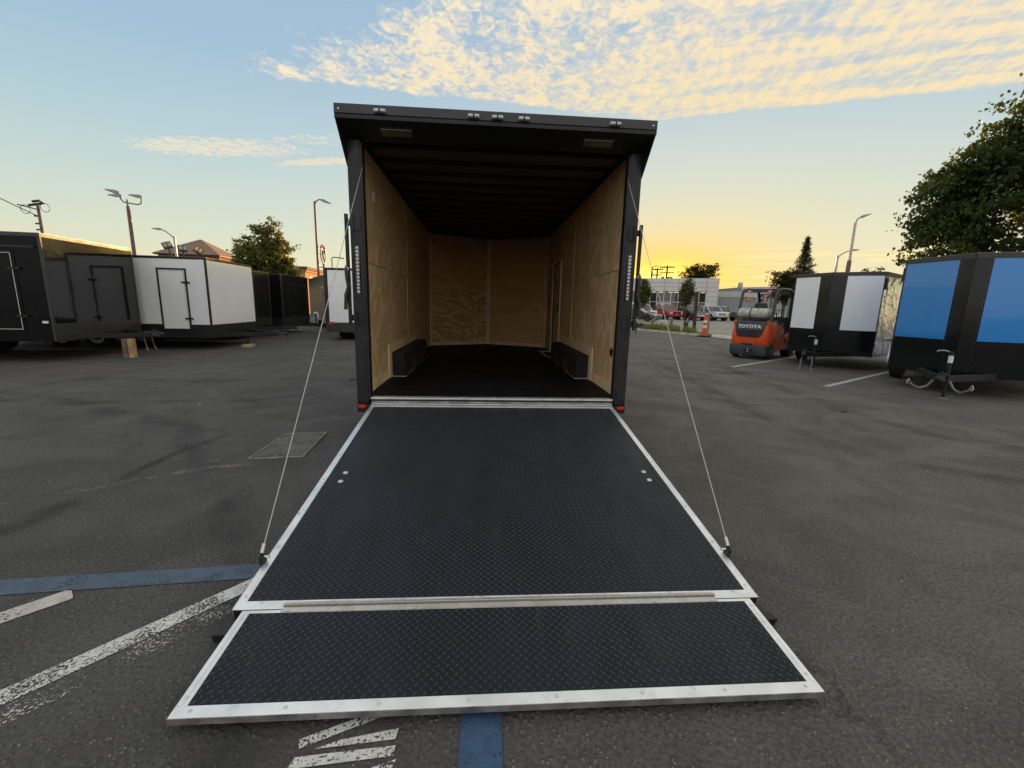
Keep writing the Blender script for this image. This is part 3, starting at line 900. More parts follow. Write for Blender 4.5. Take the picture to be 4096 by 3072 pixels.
    o = MB().tube([(1.2355, 0.355, 0.92), (1.232, 0.355, 0.92)], [0.052, 0.052], 20).obj('socket_plate', mat('socket_black', (0.004, 0.004, 0.004), 0.7), t)
    place('screw', SCREW, o, (1.231, 0.355, 0.962), (0, -pi / 2, 0)); place('screw', SCREW, o, (1.231, 0.355, 0.878), (0, -pi / 2, 0))
    MB().box(1.228, 1.2355, 3.40, 3.43, 2.30, 2.46).obj('switch_plate', WHITEP, t)
    # threshold plate by the side door
    MB().box(1.00, 1.235, 4.28, 4.42, ZF + .003, ZF + .009).obj('door_sill', ALU, t)
    MB().box(1.00, 1.06, 3.5, 4.2795, ZF + .003, ZF + .009).obj('door_sill', ALUD, t)
    MB().box(1.0605, 1.235, 3.5, 3.55, ZF + .003, ZF + .009).obj('door_sill', ALU, t)
    # ceiling: liner sheets between roof bows
    cl = [(-1.25, 0.07), (1.25, 0.07), (1.25, D + .01), (0, D + V + .01), (-1.25, D + .01)]
    MB().prism(cl, ZC + .03, ZC + .036).obj('ceiling_liner', LINER, t)
    for k in range(13):
        y = 0.30 + k * 0.41
        w = 1.24 if y < D else 1.24 * (1 - (y - D) / V)
        MB().box(-w, w, y - .022, y + .022, ZC - .006, ZC + .0295).obj('roof_bow', LINERD, t)
    for s in (-1, 1):
        MB().box(*sorted((s * 1.2505, s * 1.20)), 0.07, D, ZC + .001, ZC + .029).obj('roof_rail', LINERD, t)

    # ---- ramp door, hinged at the sill and lowered to the ground
    A1, L1, WR = 0.1436, 2.3513, 1.159
    ramp = MB().box(-WR, WR, -L1, 0, -0.050, -0.0045).obj('ramp_door', BLACKM, t, bevel=0.002)
    ramp.location = (0, -0.0421, 0.4287); ramp.rotation_euler = (A1, 0, 0)
    MB().box(-1.1225, 1.1225, -2.3065, -0.0405, -0.0042, -0.0022).obj('tread_mat', TREAD, ramp)
    TL = mat('black_tread_lug', (0.020, 0.022, 0.027), 0.26, 0.0, 0.7, rvary=0.08, vary=0.2)
    o = lug_mesh(-1.12, 1.12, -2.303, -0.044, 0.0345, 0.0270, 0.0062, 0.0025, -0.0022).obj('tread_lugs', TL, ramp); o['kind'] = 'stuff'
    tw = 0.0365
    def trim(pts, parent, z0=-0.0044, z1=0.0, m=ALU):
        return MB().prism(pts, z0, z1).obj('edge_trim', m, parent, bevel=0.0012, seg=1)
    g = 0.0006
    for s in (-1, 1):
        pts = [(s * WR, -g), (s * (WR - tw), -.040 - g), (s * (WR - tw), -L1 + .0455), (s * WR, -L1 + g)]
        pts = pts if s > 0 else pts[::-1]
        # keep counter-clockwise
        trim(pts[::-1], ramp)
        MB().box(*sorted((s * (WR + .0005), s * (WR + .004))), -L1, -.005, -0.030, -0.0005).obj('edge_trim', ALU, ramp)
        for k, sy in enumerate((0.044, 0.33, 0.66, 0.99, 1.317, 1.647, 1.972, 2.28)):
            place('screw', SCREW, ramp, (s * 1.141, -sy, 0.0))
    trim([(-WR + g, 0), (-WR + tw, -.040), (WR - tw, -.040), (WR - g, 0)], ramp)
    trim([(-WR + g, -L1), (WR - g, -L1), (WR - tw, -L1 + .045), (-WR + tw, -L1 + .045)], ramp)
    for k in range(8):
        place('screw', SCREW, ramp, (-1.06 + k * 0.303, -0.022, 0.0))
        place('screw', SCREW, ramp, (-1.06 + k * 0.303, -L1 + .036, 0.0))
    for s in (-1, 1):
        for sy in (1.233, 1.341):
            place('washer_bolt', WASHER, ramp, (s * 1.027, -sy, -0.0015))
    # flap
    A2, L2, W2 = 0.0811, 0.4535, 1.1166
    flap = MB().box(-W2, W2, -L2, -0.004, -0.0263, -0.0045).obj('ramp_flap', BLACKM, t, bevel=0.002)
    flap.location = (0, -0.0421 - L1 * cos(A1), 0.4287 - L1 * sin(A1)); flap.rotation_euler = (A2, 0, 0)
    MB().box(-1.0805, 1.0805, -0.4125, -0.0215, -0.0042, -0.0022).obj('tread_mat', TREAD, flap)
    o = lug_mesh(-1.078, 1.078, -0.409, -0.024, 0.0345, 0.0270, 0.0062, 0.0025, -0.0022).obj('tread_lugs', TL, flap); o['kind'] = 'stuff'
    for s in (-1, 1):
        pts = [(s * W2, -.006), (s * (W2 - tw), -.021), (s * (W2 - tw), -L2 + .0415), (s * W2, -L2 + g)]
        trim((pts if s > 0 else pts[::-1])[::-1], flap)
        MB().box(*sorted((s * (W2 - .004), s * (W2 - .020))), -L2 + .04, -.03, 0.0002, 0.0016).obj('edge_bead', ALU, flap)
        for sy in (0.05, 0.385):
            place('screw', SCREW, flap, (s * 1.099, -sy, 0.0))
    trim([(-W2 + g, -.0055), (-W2 + tw, -.0205), (W2 - tw, -.0205), (W2 - g, -.0055)], flap)
    trim([(-W2 + g, -L2), (W2 - g, -L2), (W2 - tw, -L2 + .041), (-W2 + tw, -L2 + .041)], flap)
    MB().box(-W2, W2, -L2 - .003, -L2 - .0005, -0.0263, -0.0003).obj('edge_trim', ALUD, flap)
    for k in range(8):
        place('screw', SCREW, flap, (-1.06 + k * 0.303, -L2 + .022, 0.0))
        place('screw', SCREW, flap, (-0.93 + k * 0.266, -.013, 0.0028))
    # piano hinge: leaves and a row of knuckles
    hl = MB().box(-0.956, 0.957, -L1 - .020, -L1 + .034, 0.0003, 0.0026).obj('piano_hinge', mat('hinge_steel', (0.52, 0.49, 0.45), 0.32, 0.85, vary=0.15, vscale=6, rvary=0.1), ramp)
    kn = MB()
    for k in range(52):
        x = -0.956 + k * 0.0368
        kn.cyl((x + .0008, -L1 + .014, .0062), (x + .0360, -L1 + .014, .0062), 0.0062 if k % 2 else 0.0057, n=8)
    kn.obj('knuckles', mat('hinge_knuckle', (0.40, 0.38, 0.36), 0.3, 0.9), hl, smooth=40)
    # feet under the outer corners of the ramp
    for s in (-1, 1):
        b = MB()
        b.box(*sorted((s * 1.10, s * 1.150)), -2.47, -2.30, 0.006, 0.030)
        b.box(*sorted((s * 1.118, s * 1.200)), -2.455, -2.405, 0.0305, 0.045)
        b.box(*sorted((s * 1.150, s * 1.206)), -2.44, -2.33, 0.004, 0.022)
        b.hull([(s * 1.10, -2.33, .03), (s * 1.19, -2.33, .03), (s * 1.19, -2.30, .03), (s * 1.10, -2.30, .03)],
               [(s * 1.11, -2.30, .06), (s * 1.16, -2.30, .06), (s * 1.16, -2.28, .06), (s * 1.11, -2.28, .06)])
        b.obj('ramp_foot', mat('scuffed_black', (0.018, 0.016, 0.015), 0.5, 0.2, vary=0.5, vscale=12, dirt=(0.12, 0.07, 0.05, 0.5)), t)
    # lift cables with their anchors
    for s in (-1, 1):
        top = Vector((s * 1.166, -0.012, 2.522))
        sy = 2.072
        bot = Vector((s * 1.172, -0.0421 - sy * cos(A1) + .006, 0.4287 - sy * sin(A1) + 0.045))
        dirv = (top - bot).normalized()
        pts = [bot + (top - bot) * (k / 10) + Vector((0, 0, -0.010 * 4 * (k / 10) * (1 - k / 10))) for k in range(11)]
        c = MB().tube(pts, 0.0026, 6).obj('lift_cable', CABLE, t)
        MB().cyl(bot, bot + dirv * .045, 0.0085, n=10).obj('crimp', mat('crimp_sleeve', (0.62, 0.60, 0.55), 0.4, 0.4), c)
        MB().torus(bot - dirv * .016, 0.014, 0.006, (1, 0.1, 0.1), 14, 6).obj('thimble', DARK, c)
        an = Vector((s * 1.166, -0.0421 - sy * cos(A1), 0.4287 - sy * sin(A1) + .022))
        br = MB(); br.box(*sorted((an.x - s * .010, an.x + s * .010)), an.y - .018, an.y + .020, an.z - .045, an.z + .016)
        br.obj('anchor_bracket', DARK, c, bevel=0.004)
        MB().cyl(an + Vector((-s * .032, 0, .010)), an + Vector((s * .018, 0, .010)), 0.006, n=8).obj('anchor_bolt', ZINC, c)
    return t


build_main()

# ------------------------------------------------------------------ other trailers on the lot
def chain_mesh(pts, r=0.0050, n_links=10):
    P = [Vector(p) for p in pts]
    # resample
    L = [0.0]
    for a, c in zip(P, P[1:]):
        L.append(L[-1] + (c - a).length)
    b = MB()
    for k in range(n_links):
        s = L[-1] * (k + 0.5) / n_links
        i = max(j for j in range(len(L) - 1) if L[j] <= s)
        u = (s - L[i]) / max(1e-6, L[i + 1] - L[i])
        p = P[i].lerp(P[i + 1], u); d = (P[i + 1] - P[i]).normalized()
        side = d.orthogonal().normalized() if k % 2 else d.cross(d.orthogonal()).normalized()
        half = L[-1] / n_links * 0.62
        M = Matrix((side, d, side.cross(d))).transposed()
        vs = []; nR, nr = 10, 5
        for a in range(nR):
            A = 2 * pi * a / nR
            for q in range(nr):
                B = 2 * pi * q / nr
                vs.append(p + M @ Vector(((half * .50 + r * cos(B)) * cos(A), (half + r * cos(B)) * sin(A), r * sin(B))))
        b.add(vs, [(a * nr + q, ((a + 1) % nR) * nr + q, ((a + 1) % nR) * nr + (q + 1) % nr, a * nr + (q + 1) % nr) for a in range(nR) for q in range(nr)])
    return b


def wheel(parent, x, y, r, w, side, rim=RIM, tandem=False):
    o = MB().tube([(x, y - side * w * .5, r), (x, y - side * w * .42, r), (x, y + side * w * .42, r), (x, y + side * w * .5, r)], [r * .88, r, r, r * .88], 26).obj('wheel', TYRE, parent, smooth=40)
    q = MB().tube([(x, y + side * w * .40, r), (x, y + side * w * .515, r), (x, y + side * w * .47, r)], [r * .62, r * .60, r * .2], 20).obj('rim', rim, o, smooth=40)
    return o


def tongue(t, W, zb, L=1.35, jack=True, jx=0.95, chains='hang', skirt=BLACKM, foot=0.0):
    z0, z1 = zb - .02, zb + .085
    for s in (-1, 1):
        a = Vector((-.35, s * W * .36, 0)); c = Vector((L - .12, s * .05, 0)); d = (c - a).normalized(); n = Vector((-d.y, d.x, 0)) * .03
        MB().hull([(p.x, p.y, z0) for p in (a - n, c - n, c + n, a + n)], [(p.x, p.y, z1) for p in (a - n, c - n, c + n, a + n)]).obj('tongue_rail', BLACKM, t, bevel=.004)
    b = MB()
    b.hull([(L - .25, -.075, z0 + .02), (L + .10, -.04, z0 + .02), (L + .10, .04, z0 + .02), (L - .25, .075, z0 + .02)],
           [(L - .25, -.06, z1 + .03), (L + .08, -.03, z1 + .015), (L + .08, .03, z1 + .015), (L - .25, .06, z1 + .03)])
    b.ball((L + .10, 0, z0 + .06), .052, 12, 8)
    b.box(L - .10, L - .02, -.012, .012, z1 + .02, z1 + .075)
    b.obj('coupler', STEEL if chains == 'bright' else BLACKM, t, smooth=40)
    if jack:
        j = MB().cyl((jx, 0, zb - .15), (jx, 0, zb + .45), .032, n=14).obj('jack', BLACKM, t, smooth=40)
        MB().cyl((jx, 0, foot + .012), (jx, 0, zb - .10), .026, n=12).obj('jack_leg', BLACKM, j, smooth=40)
        MB().box(jx - .065, jx + .065, -.05, .05, foot, foot + .014).obj('jack_foot', STEEL, j)
        MB().cyl((jx, 0, zb + .26), (jx, 0, zb + .38), .0335, n=14).obj('jack_label', WHITEP, j, smooth=40)
        MB().tube([(jx, 0, zb + .43), (jx, -.08, zb + .46), (jx, -.17, zb + .45), (jx, -.18, zb + .43)], .010, 8).obj('jack_crank', STEEL, j, smooth=50)
    if chains:
        for s in (-1, 1):
            y0 = s * .10
            if chains == 'dark':
                p = [(L - .22, y0, zb + .05), (L - .20, y0 + s * .03, zb - .08), (L - .17, y0 + s * .03, .22)]
            elif chains == 'down':
                p = [(L - .15, y0, zb), (L - .13, y0 + s * .02, zb - .12), (L - .12, y0 + s * .02, .04)]
            else:
                p = [(L - .15, y0, zb - .01), (L - .13, y0 + s * .06, zb - .12), (L - .08, y0 + s * .15, zb - .16), (L - .02, y0 + s * .24, zb - .10), (L + .0, y0 + s * .27, zb - .02)]
            MB.obj(chain_mesh(p), 'safety_chain', mat('bright_chain', (0.40, 0.40, 0.41), 0.4, 0.8) if chains != 'dark' else mat('dull_chain', (0.22, 0.20, 0.18), 0.5, 0.6), t, smooth=60)
            MB().tube([(p[-1][0], p[-1][1], p[-1][2]), (p[-1][0] + .02, p[-1][1] + s * .02, p[-1][2] - .05), (p[-1][0] + .03, p[-1][1], p[-1][2] - .08)], .008, 8).obj('chain_hook', STEEL, t)


def box_trailer(label, group, loc, rz, W, L, zb, zt, skin, side_skin=None, skirt_h=.30, rail=BLACKM, rail_h=.075, corner=BLACKM, nose=0.0, skirt=BLACKM, name='cargo_trailer', wheels='inside', wx=None, flush=False, side_skirt=None):
    t = thing(name, label, 'trailer', (loc[0], loc[1], 0), rz, group)
    side_skin = side_skin or skin
    h = W / 2
    # inner body
    out = [(-L, -h + .012), (-.012, -h + .012), (nose - .014, 0), (-.012, h - .012), (-L, h - .012)] if nose else [(-L, -h + .012), (-.012, -h + .012), (-.012, h - .012), (-L, h - .012)]
    MB().prism(out, zb + .02, zt - .02).obj('body', DARK, t)
    top = zt - rail_h; sk = zb + skirt_h
    # roof
    ro = [(-L, -h), (0, -h), (nose, 0), (0, h), (-L, h)] if nose else [(-L, -h), (0, -h), (0, h), (-L, h)]
    MB().prism(ro, zt - .019, zt + .004).obj('roof', mat('roof_skin', (0.45, 0.45, 0.45), 0.4, 0.5), t)
    def rail_seg(a, c, z0, z1, m, nm, off=.006):
        a = Vector((*a, 0)); c = Vector((*c, 0)); d = (c - a).normalized(); n = Vector((d.y, -d.x, 0))
        q = [a + n * off, c + n * off, c - n * .004, a - n * .004]
        return MB().hull([(p.x, p.y, z0) for p in q], [(p.x, p.y, z1) for p in q]).obj(nm, m, t)
    corners = [(-L, -h), (0, -h)] + ([(nose, 0)] if nose else []) + [(0, h), (-L, h)]
    kinds = ['side'] + ['front'] * (2 if nose else 1) + ['side']
    for (a, c), k in zip(zip(corners, corners[1:]), kinds):
        m = skin if k == 'front' else side_skin
        if not (nose and k == 'front'):
            rail_seg(a, c, sk + .002, top - .002, m, k + '_panel', 0.0)
        rail_seg(a, c, top, zt, rail, 'top_rail', .010)
        rail_seg(a, c, zb, sk, skirt if k == 'front' else (side_skirt or (skirt if side_skin is not SILVER else SILVER)), 'skirt', .004)
    # rear
    rail_seg((-L, h), (-L, -h), zb, zt, side_skin, 'rear_panel', 0.004)
    # corner mouldings
    for s in (-1, 1):
        c = MB().box(-.035, .012, *sorted((s * (h - .035), s * (h + .012))), zb + .003, zt - .001)
        if not nose:
            c.obj('corner_moulding', corner, t, bevel=.008)
    # wheels
    wx = -L * .55 if wx is None else wx
    for s in (-1, 1):
        for dx in ((-.42, .42) if wheels == 'tandem' or wheels == 'inside' else (0,)):
            if wheels == 'inside':
                wheel(t, wx + dx, s * (h - .16), .33, .2, s)
            elif flush:
                wheel(t, wx + dx, s * (h - .07), .33, .2, s)
            else:
                wheel(t, wx + dx, s * (h + .13), .33, .2, s)
        if wheels != 'inside':
            n = 12; R = .42; x2 = .42 if wheels == 'tandem' else 0
            arc = [(wx - x2 - R * cos(pi * k / n * .5), .33 + R * sin(pi * k / n * .5)) for k in range(n + 1)] + [(wx + x2 + R * sin(pi * k / n * .5), .33 + R * cos(pi * k / n * .5)) for k in range(n + 1)]
            inner = [(wx + (p[0] - wx) * (.93 if flush else .965), p[1] - (.08 if flush else .012) if p[1] > .4 else p[1]) for p in arc]
            b = MB()
            for (p0, p1, q0, q1) in zip(arc, arc[1:], inner, inner[1:]):
                y0, y1 = sorted((s * (h + .006), s * (h + (.05 if flush else .26))))
                b.add([(p0[0], y0, p0[1]), (p1[0], y0, p1[1]), (p1[0], y1, p1[1]), (p0[0], y1, p0[1]), (q0[0], y0, q0[1]), (q1[0], y0, q1[1]), (q1[0], y1, q1[1]), (q0[0], y1, q0[1])],
                      [(0, 1, 2, 3), (7, 6, 5, 4), (3, 2, 6, 7), (0, 4, 5, 1)])
            b.obj('fender', FENDER if not flush else WHITEP, t, smooth=50)
    return t


def side_door(t, y, s, x0, x1, z0, z1, frame_m, panel_m, seal_m=None, hinge_x=None):
    """door on the long side at local y; frame proud of the skin"""
    Y0, Y1 = sorted((y, y + s * .014)); F0, F1 = sorted((y, y + s * .008))
    d = MB().box(x0 + .05, x1 - .05, Y0, Y1, z0 + .05, z1 - .05).obj('door', panel_m, t, bevel=.003)
    b = MB()
    for a, c, e, f in ((x0, x1, z1 - .042, z1), (x0, x1, z0, z0 + .042), (x0, x0 + .042, z0 + .0425, z1 - .0425), (x1 - .042, x1, z0 + .0425, z1 - .0425)):
        b.box(a, c, F0, F1, e, f)
    b.obj('frame', frame_m, d)
    if seal_m:
        b = MB(); e = .052
        for a, c, g, h in ((x0 + e, x1 - e, z1 - e - .012, z1 - e), (x0 + e, x1 - e, z0 + e, z0 + e + .012), (x0 + e, x0 + e + .012, z0 + e + .0125, z1 - e - .0125), (x1 - e - .012, x1 - e, z0 + e + .0125, z1 - e - .0125)):
            b.box(a, c, *sorted((y + s * .0145, y + s * .019)), g, h)
        b.obj('seal', seal_m, d)
    hx = x1 - .02 if hinge_x is None else hinge_x
    for z in (z0 + (z1 - z0) * .20, z0 + (z1 - z0) * .78):
        hb = MB().box(hx - .11, hx + .09, *sorted((y + s * .0195, y + s * .032)), z - .022, z + .022)
        hb.cyl((hx, y + s * .034, z - .035), (hx, y + s * .034, z + .035), .014, n=8)
        hb.obj('hinge', BLACKM, d)
    return d


def build_trailers():
    ROW = 'box trailers parked in a row beside the open trailer'
    # black trailer nearest the row's open end
    t = box_trailer('black box trailer with a pale-edged side door and wood block under its tongue', ROW, (-8.78, 6.40), radians(4.74), 2.47, 6.2, .43, 2.53, BLACKG, BLACK, .36, rail=CHAR, corner=CHAR, skirt=CHAR, rail_h=.07, side_skirt=BLACK)
    side_door(t, -1.236, -1, -1.50, -.47, .62, 2.20, BLACK, BLACK, mat('pale_seal', (0.62, 0.58, 0.46), 0.6))
    MB().box(-3.6, -.10, -1.258, -1.2425, 2.245, 2.285).obj('drip_rail', BLACKM, t)
    MB().box(-.18, -.08, -1.250, -1.2405, .80, .845).obj('marker_lamp', mat('white_marker', (0.80, 0.80, 0.76), 0.3), t)
    tongue(t, 2.47, .47, 1.10, jack=False, chains='dark')
    tag(MB().obox((0, 0, .0), (.001, .001, .001)).obj('lumber_block', WOODB), 'x', 'x') if False else None
    # lumber blocks under the tongue: two short upright pieces side by side
    base = Matrix.Translation((-8.78, 6.40, 0)) @ Matrix.Rotation(radians(4.74), 4, 'Z')
    for k, (lx, ly, lab) in enumerate(((.60, -.27, 'upright lumber block holding up the black tongue, the darker piece'), (.70, -.25, 'upright lumber block holding up the black tongue, the paler piece'))):
        p = base @ Vector((lx, ly, 0))
        o = MB().box(-.045, .045, -.07, .07, 0, .427).obj('lumber_block', WOODB if k else mat('lumber_dark', (0.20, 0.135, 0.075), 0.8, vary=0.3, vscale=6.0), None, bevel=.004)
        o.location = p; o.rotation_euler = (0, 0, radians(4.74))
        tag(o, lab, 'lumber block', 'lumber blocks under the black tongue')
    # white trailer
    t = box_trailer('white box trailer with a black framed side door and black skirt', ROW, (-7.37, 9.18), radians(2.24), 2.48, 6.0, .31, 2.40, WHITE, WHITE, .355, rail=BLACKM, corner=BLACKM, skirt=BLACKM, rail_h=.055)
    side_door(t, -1.241, -1, -1.21, -.49, .50, 2.11, BLACKM, WHITE, mat('grey_seal', (0.42, 0.42, 0.44), 0.5))
    tongue(t, 2.48, .33, 1.30, jack=False, chains=None)
    MB().box(-1.2, -1.0, -.10, .10, 2.405, 2.45).obj('roof_vent', WHITEP, t, bevel=.01)
    p = Matrix.Translation((-7.37, 9.18, 0)) @ Matrix.Rotation(radians(2.24), 4, 'Z') @ Vector((.46, -.35, 0))
    o = MB().box(-.11, .11, -.16, .16, 0, .075).obj('lumber_block', WOODB, None, bevel=.004); o.location = p
    tag(o, 'flat lumber pad on the asphalt under the white trailer tongue', 'lumber block')
    MB().cyl((.46, -.38, .076), (.46, -.38, .33), .035, n=10).obj('tongue_post', BLACKM, t)
    # black ones further along the row
    t = box_trailer('black box trailer squeezed in directly behind the white one', ROW, (-8.22, 11.93), 0.0, 2.46, 6.0, .33, 2.36, BLACKS, BLACKS, .36, rail=CHAR, corner=CHAR, skirt=BLACKM, rail_h=.05)
    tongue(t, 2.46, .34, 1.30, jack=False, chains=None)
    t = box_trailer('black box trailer with a faint panel outline and pale roof edge', ROW, (-7.99, 14.92), radians(-.5), 2.52, 6.0, .31, 2.35, BLACKS, BLACK, .36, rail=BLACK, corner=CHAR, skirt=BLACKM, rail_h=.05)
    tongue(t, 2.52, .32, 1.30, jack=False, chains=None)
    b = MB()
    for a, c, e, f in ((-.70, .98, 1.98, 2.0), (-.70, .98, .70, .72), (-.72, -.70, .70, 2.0), (.98, 1.0, .70, 2.0)):
        b.box(.0045, .010, a, c, e, f)
    b.obj('panel_moulding', CHAR, t)
    # dark trailer with pale fenders, turned across the row
    t = box_trailer('dark bronze box trailer with pale double fenders and a side door', None, (-6.20, 17.32), radians(-61.4), 2.5, 6.0, .36, 2.58, mat('bronze_skin', (0.040, 0.032, 0.022), 0.28, 0.0, 0.15, 0.0, bump=.1, bscale=2.0, bdist=.05), None, .22, rail=CHAR, corner=CHAR, skirt=mat('bronze_skirt', (0.05, 0.045, 0.035), 0.4), wheels='tandem', wx=-3.75, flush=True)
    side_door(t, -1.252, -1, -1.9, -1.05, .50, 2.02, mat('pale_frame', (0.40, 0.38, 0.33), 0.4), mat('bronze_door', (0.03, 0.024, 0.018), 0.3, 0, .2))
    # white one behind the open trailer, rear end towards it
    t = box_trailer('white box trailer with a blank black framed rear end and red marker', None, (-4.40, 15.6), radians(90), 2.48, 3.94, .31, 2.50, WHITE, WHITE, .30, rail=BLACKM, corner=BLACKM, wheels='inside', wx=-2.2)
    rear = -3.94
    MB().box(rear - .012, rear - .0045, -1.13, 1.13, .63, 2.42).obj('rear_door', WHITE, t, bevel=.004)
    for s in (-1, 1):
        MB().box(rear - .016, rear - .0045, *sorted((s * 1.132, s * 1.252)), .62, 2.50).obj('rear_frame', BLACKM, t)
        MB().box(rear - .030, rear - .0165, *sorted((s * .98, s * 1.16)), .575, .645).obj('marker_lamp', RED, t)
    MB().box(rear - .016, rear - .0045, -1.13, 1.13, 2.425, 2.50).obj('rear_frame', BLACKM, t)
    MB().box(rear - .026, rear - .0045, -1.252, 1.252, .28, .617).obj('rear_bumper', CHAR, t)
    MB().box(rear - .0135, rear - .0125, -1.12, 1.12, 1.83, 1.838).obj('seam', mat('seam_grey', (0.5, 0.5, 0.5), 0.6), t)
    # white one beyond, only its nose end shows on the right
    t = box_trailer('tall white box trailer mostly hidden behind the open black trailer', None, (7.25, 18.85), radians(3), 2.45, 5.2, .42, 3.02, WHITE, WHITE, .22, rail=CHAR, corner=WHITE, skirt=mat('grey_skirt', (0.10, 0.10, 0.105), 0.5))
    tongue(t, 2.45, .42, 1.30, jack=True, jx=1.0, chains=None)

    # ---- right-hand V-nose trailers
    VG = 'V-nose cargo trailers backed into the painted stalls'
    def vnose(label, apex, rz, W, v, zb, zt, skin, side, L, jx, chains, split=.30):
        t = box_trailer(label, VG, apex, rz, W, L, zb, zt, skin, side, .62, rail=mat('bronze_rail', (0.05, 0.046, 0.042), 0.35, 0.4), rail_h=.085, nose=v, skirt=BLACKS, wheels='single', wx=-1.5)
        h = W / 2; top = zt - .087; sk = zb + .622
        for s in (-1, 1):
            a = Vector((0, s * h, 0)); c = Vector((v, 0, 0)); d = c - a
            n = Vector((h, s * v, 0)).normalized()
            def seg(u0, u1, m, nm, off, z0=sk, z1=top):
                q = [a + d * u0 + n * off, a + d * u1 + n * off, a + d * u1 - n * .004, a + d * u0 - n * .004]
                if s > 0: q = q[::-1]
                return MB().hull([(p.x, p.y, z0) for p in q], [(p.x, p.y, z1) for p in q]).obj(nm, m, t)
            seg(.02, 1 - split + .0, skin, 'front_panel', .002)
            seg(1 - split + .002, 1.0, BLACKS, 'nose_panel', .004)
            seg(0.0, .018, mat('edge_bead', (0.012, 0.012, 0.02), .3), 'corner_moulding', .006, zb, top)
        rv = MB().ball((0, 0, 0), .006, 6, 4).mesh('rivet'); rv.materials.append(mat('dull_rivet', (0.20, 0.20, 0.21), .4, .5))
        for s in (-1, 1):
            a = Vector((0, s * h, 0)); d = Vector((v, 0, 0)) - a; n = Vector((h, s * v, 0)).normalized()
            for u in (.035, 1 - split + .03):
                for k in range(16):
                    p = a + d * u + n * .0055
                    place('rivet', rv, t, (p.x, p.y, zb + .10 + k * (zt - zb - .25) / 15))
            for k in range(9):
                p = a + d * (.06 + k * .105) + n * .0115
                place('rivet', rv, t, (p.x, p.y, zt - .05))
        tongue(t, W, zb, v + .95, jack=True, jx=v + jx, chains=chains)
        for s in (-1, 1):
            MB().box(-.12, -.02, *sorted((s * (h + .004), s * (h + .03))), top - .32, top - .06).obj('side_marker', DARK, t)
        return t
    rot1 = radians(32.2) + pi
    n = Vector((cos(radians(32.2)), sin(radians(32.2))))
    ap = Vector((8.40, 6.145)); o = ap + n * .385
    vnose('white V-nose cargo trailer with bare aluminium sides beside the forklift', (o.x, o.y), rot1, 1.876, .385, .35, 2.355, WHITE, SILVER, 3.5, .40, 'down')
    n = Vector((cos(radians(32.8)), sin(radians(32.8))))
    ap = Vector((8.055, 2.78)); o = ap + n * .57
    vnose('blue V-nose cargo trailer with a black skirt and nose strip', (o.x, o.y), radians(32.8) + pi, 1.98, .57, .346, 2.42, BLUE, BLUE, 4.2, .38, 'hang', split=.20)


build_trailers()

# ------------------------------------------------------------------ street, island, far buildings
# the street runs past the lot; its near edge is the kerb line
struct(MB().add([(-140, 62, .004), (4.0, 37.0, .004), (12.9, 19.9, .004), (22, 2.5, .004), (70, -90, .004), (150, -60, .004), (150, 150, .004), (-140, 150, .004)],
                [(0, 1, 2, 3, 4, 5, 6, 7)]).obj('street', ROAD))
struct(MB().hull([(11.72, 17.45, 0), (12.05, 16.0, 0), (18.2, 3.6, 0), (20.0, 4.6, 0), (13.0, 19.6, 0)],
                 [(11.72, 17.45, .012), (12.05, 16.0, .012), (18.2, 3.6, .012), (20.0, 4.6, .012), (13.0, 19.6, .012)]).obj('driveway_apron', CONC))
for a, c in (((20.3, 33.3), (21.6, 34.1)), ((18.0, 26.2), (19.2, 26.9)), ((20.6, 39.3), (22.6, 39.9)), ((24.5, 36.2), (25.8, 37.0))):
    stripe('lane_marking', a, c, .14, WPAINT4, .009)


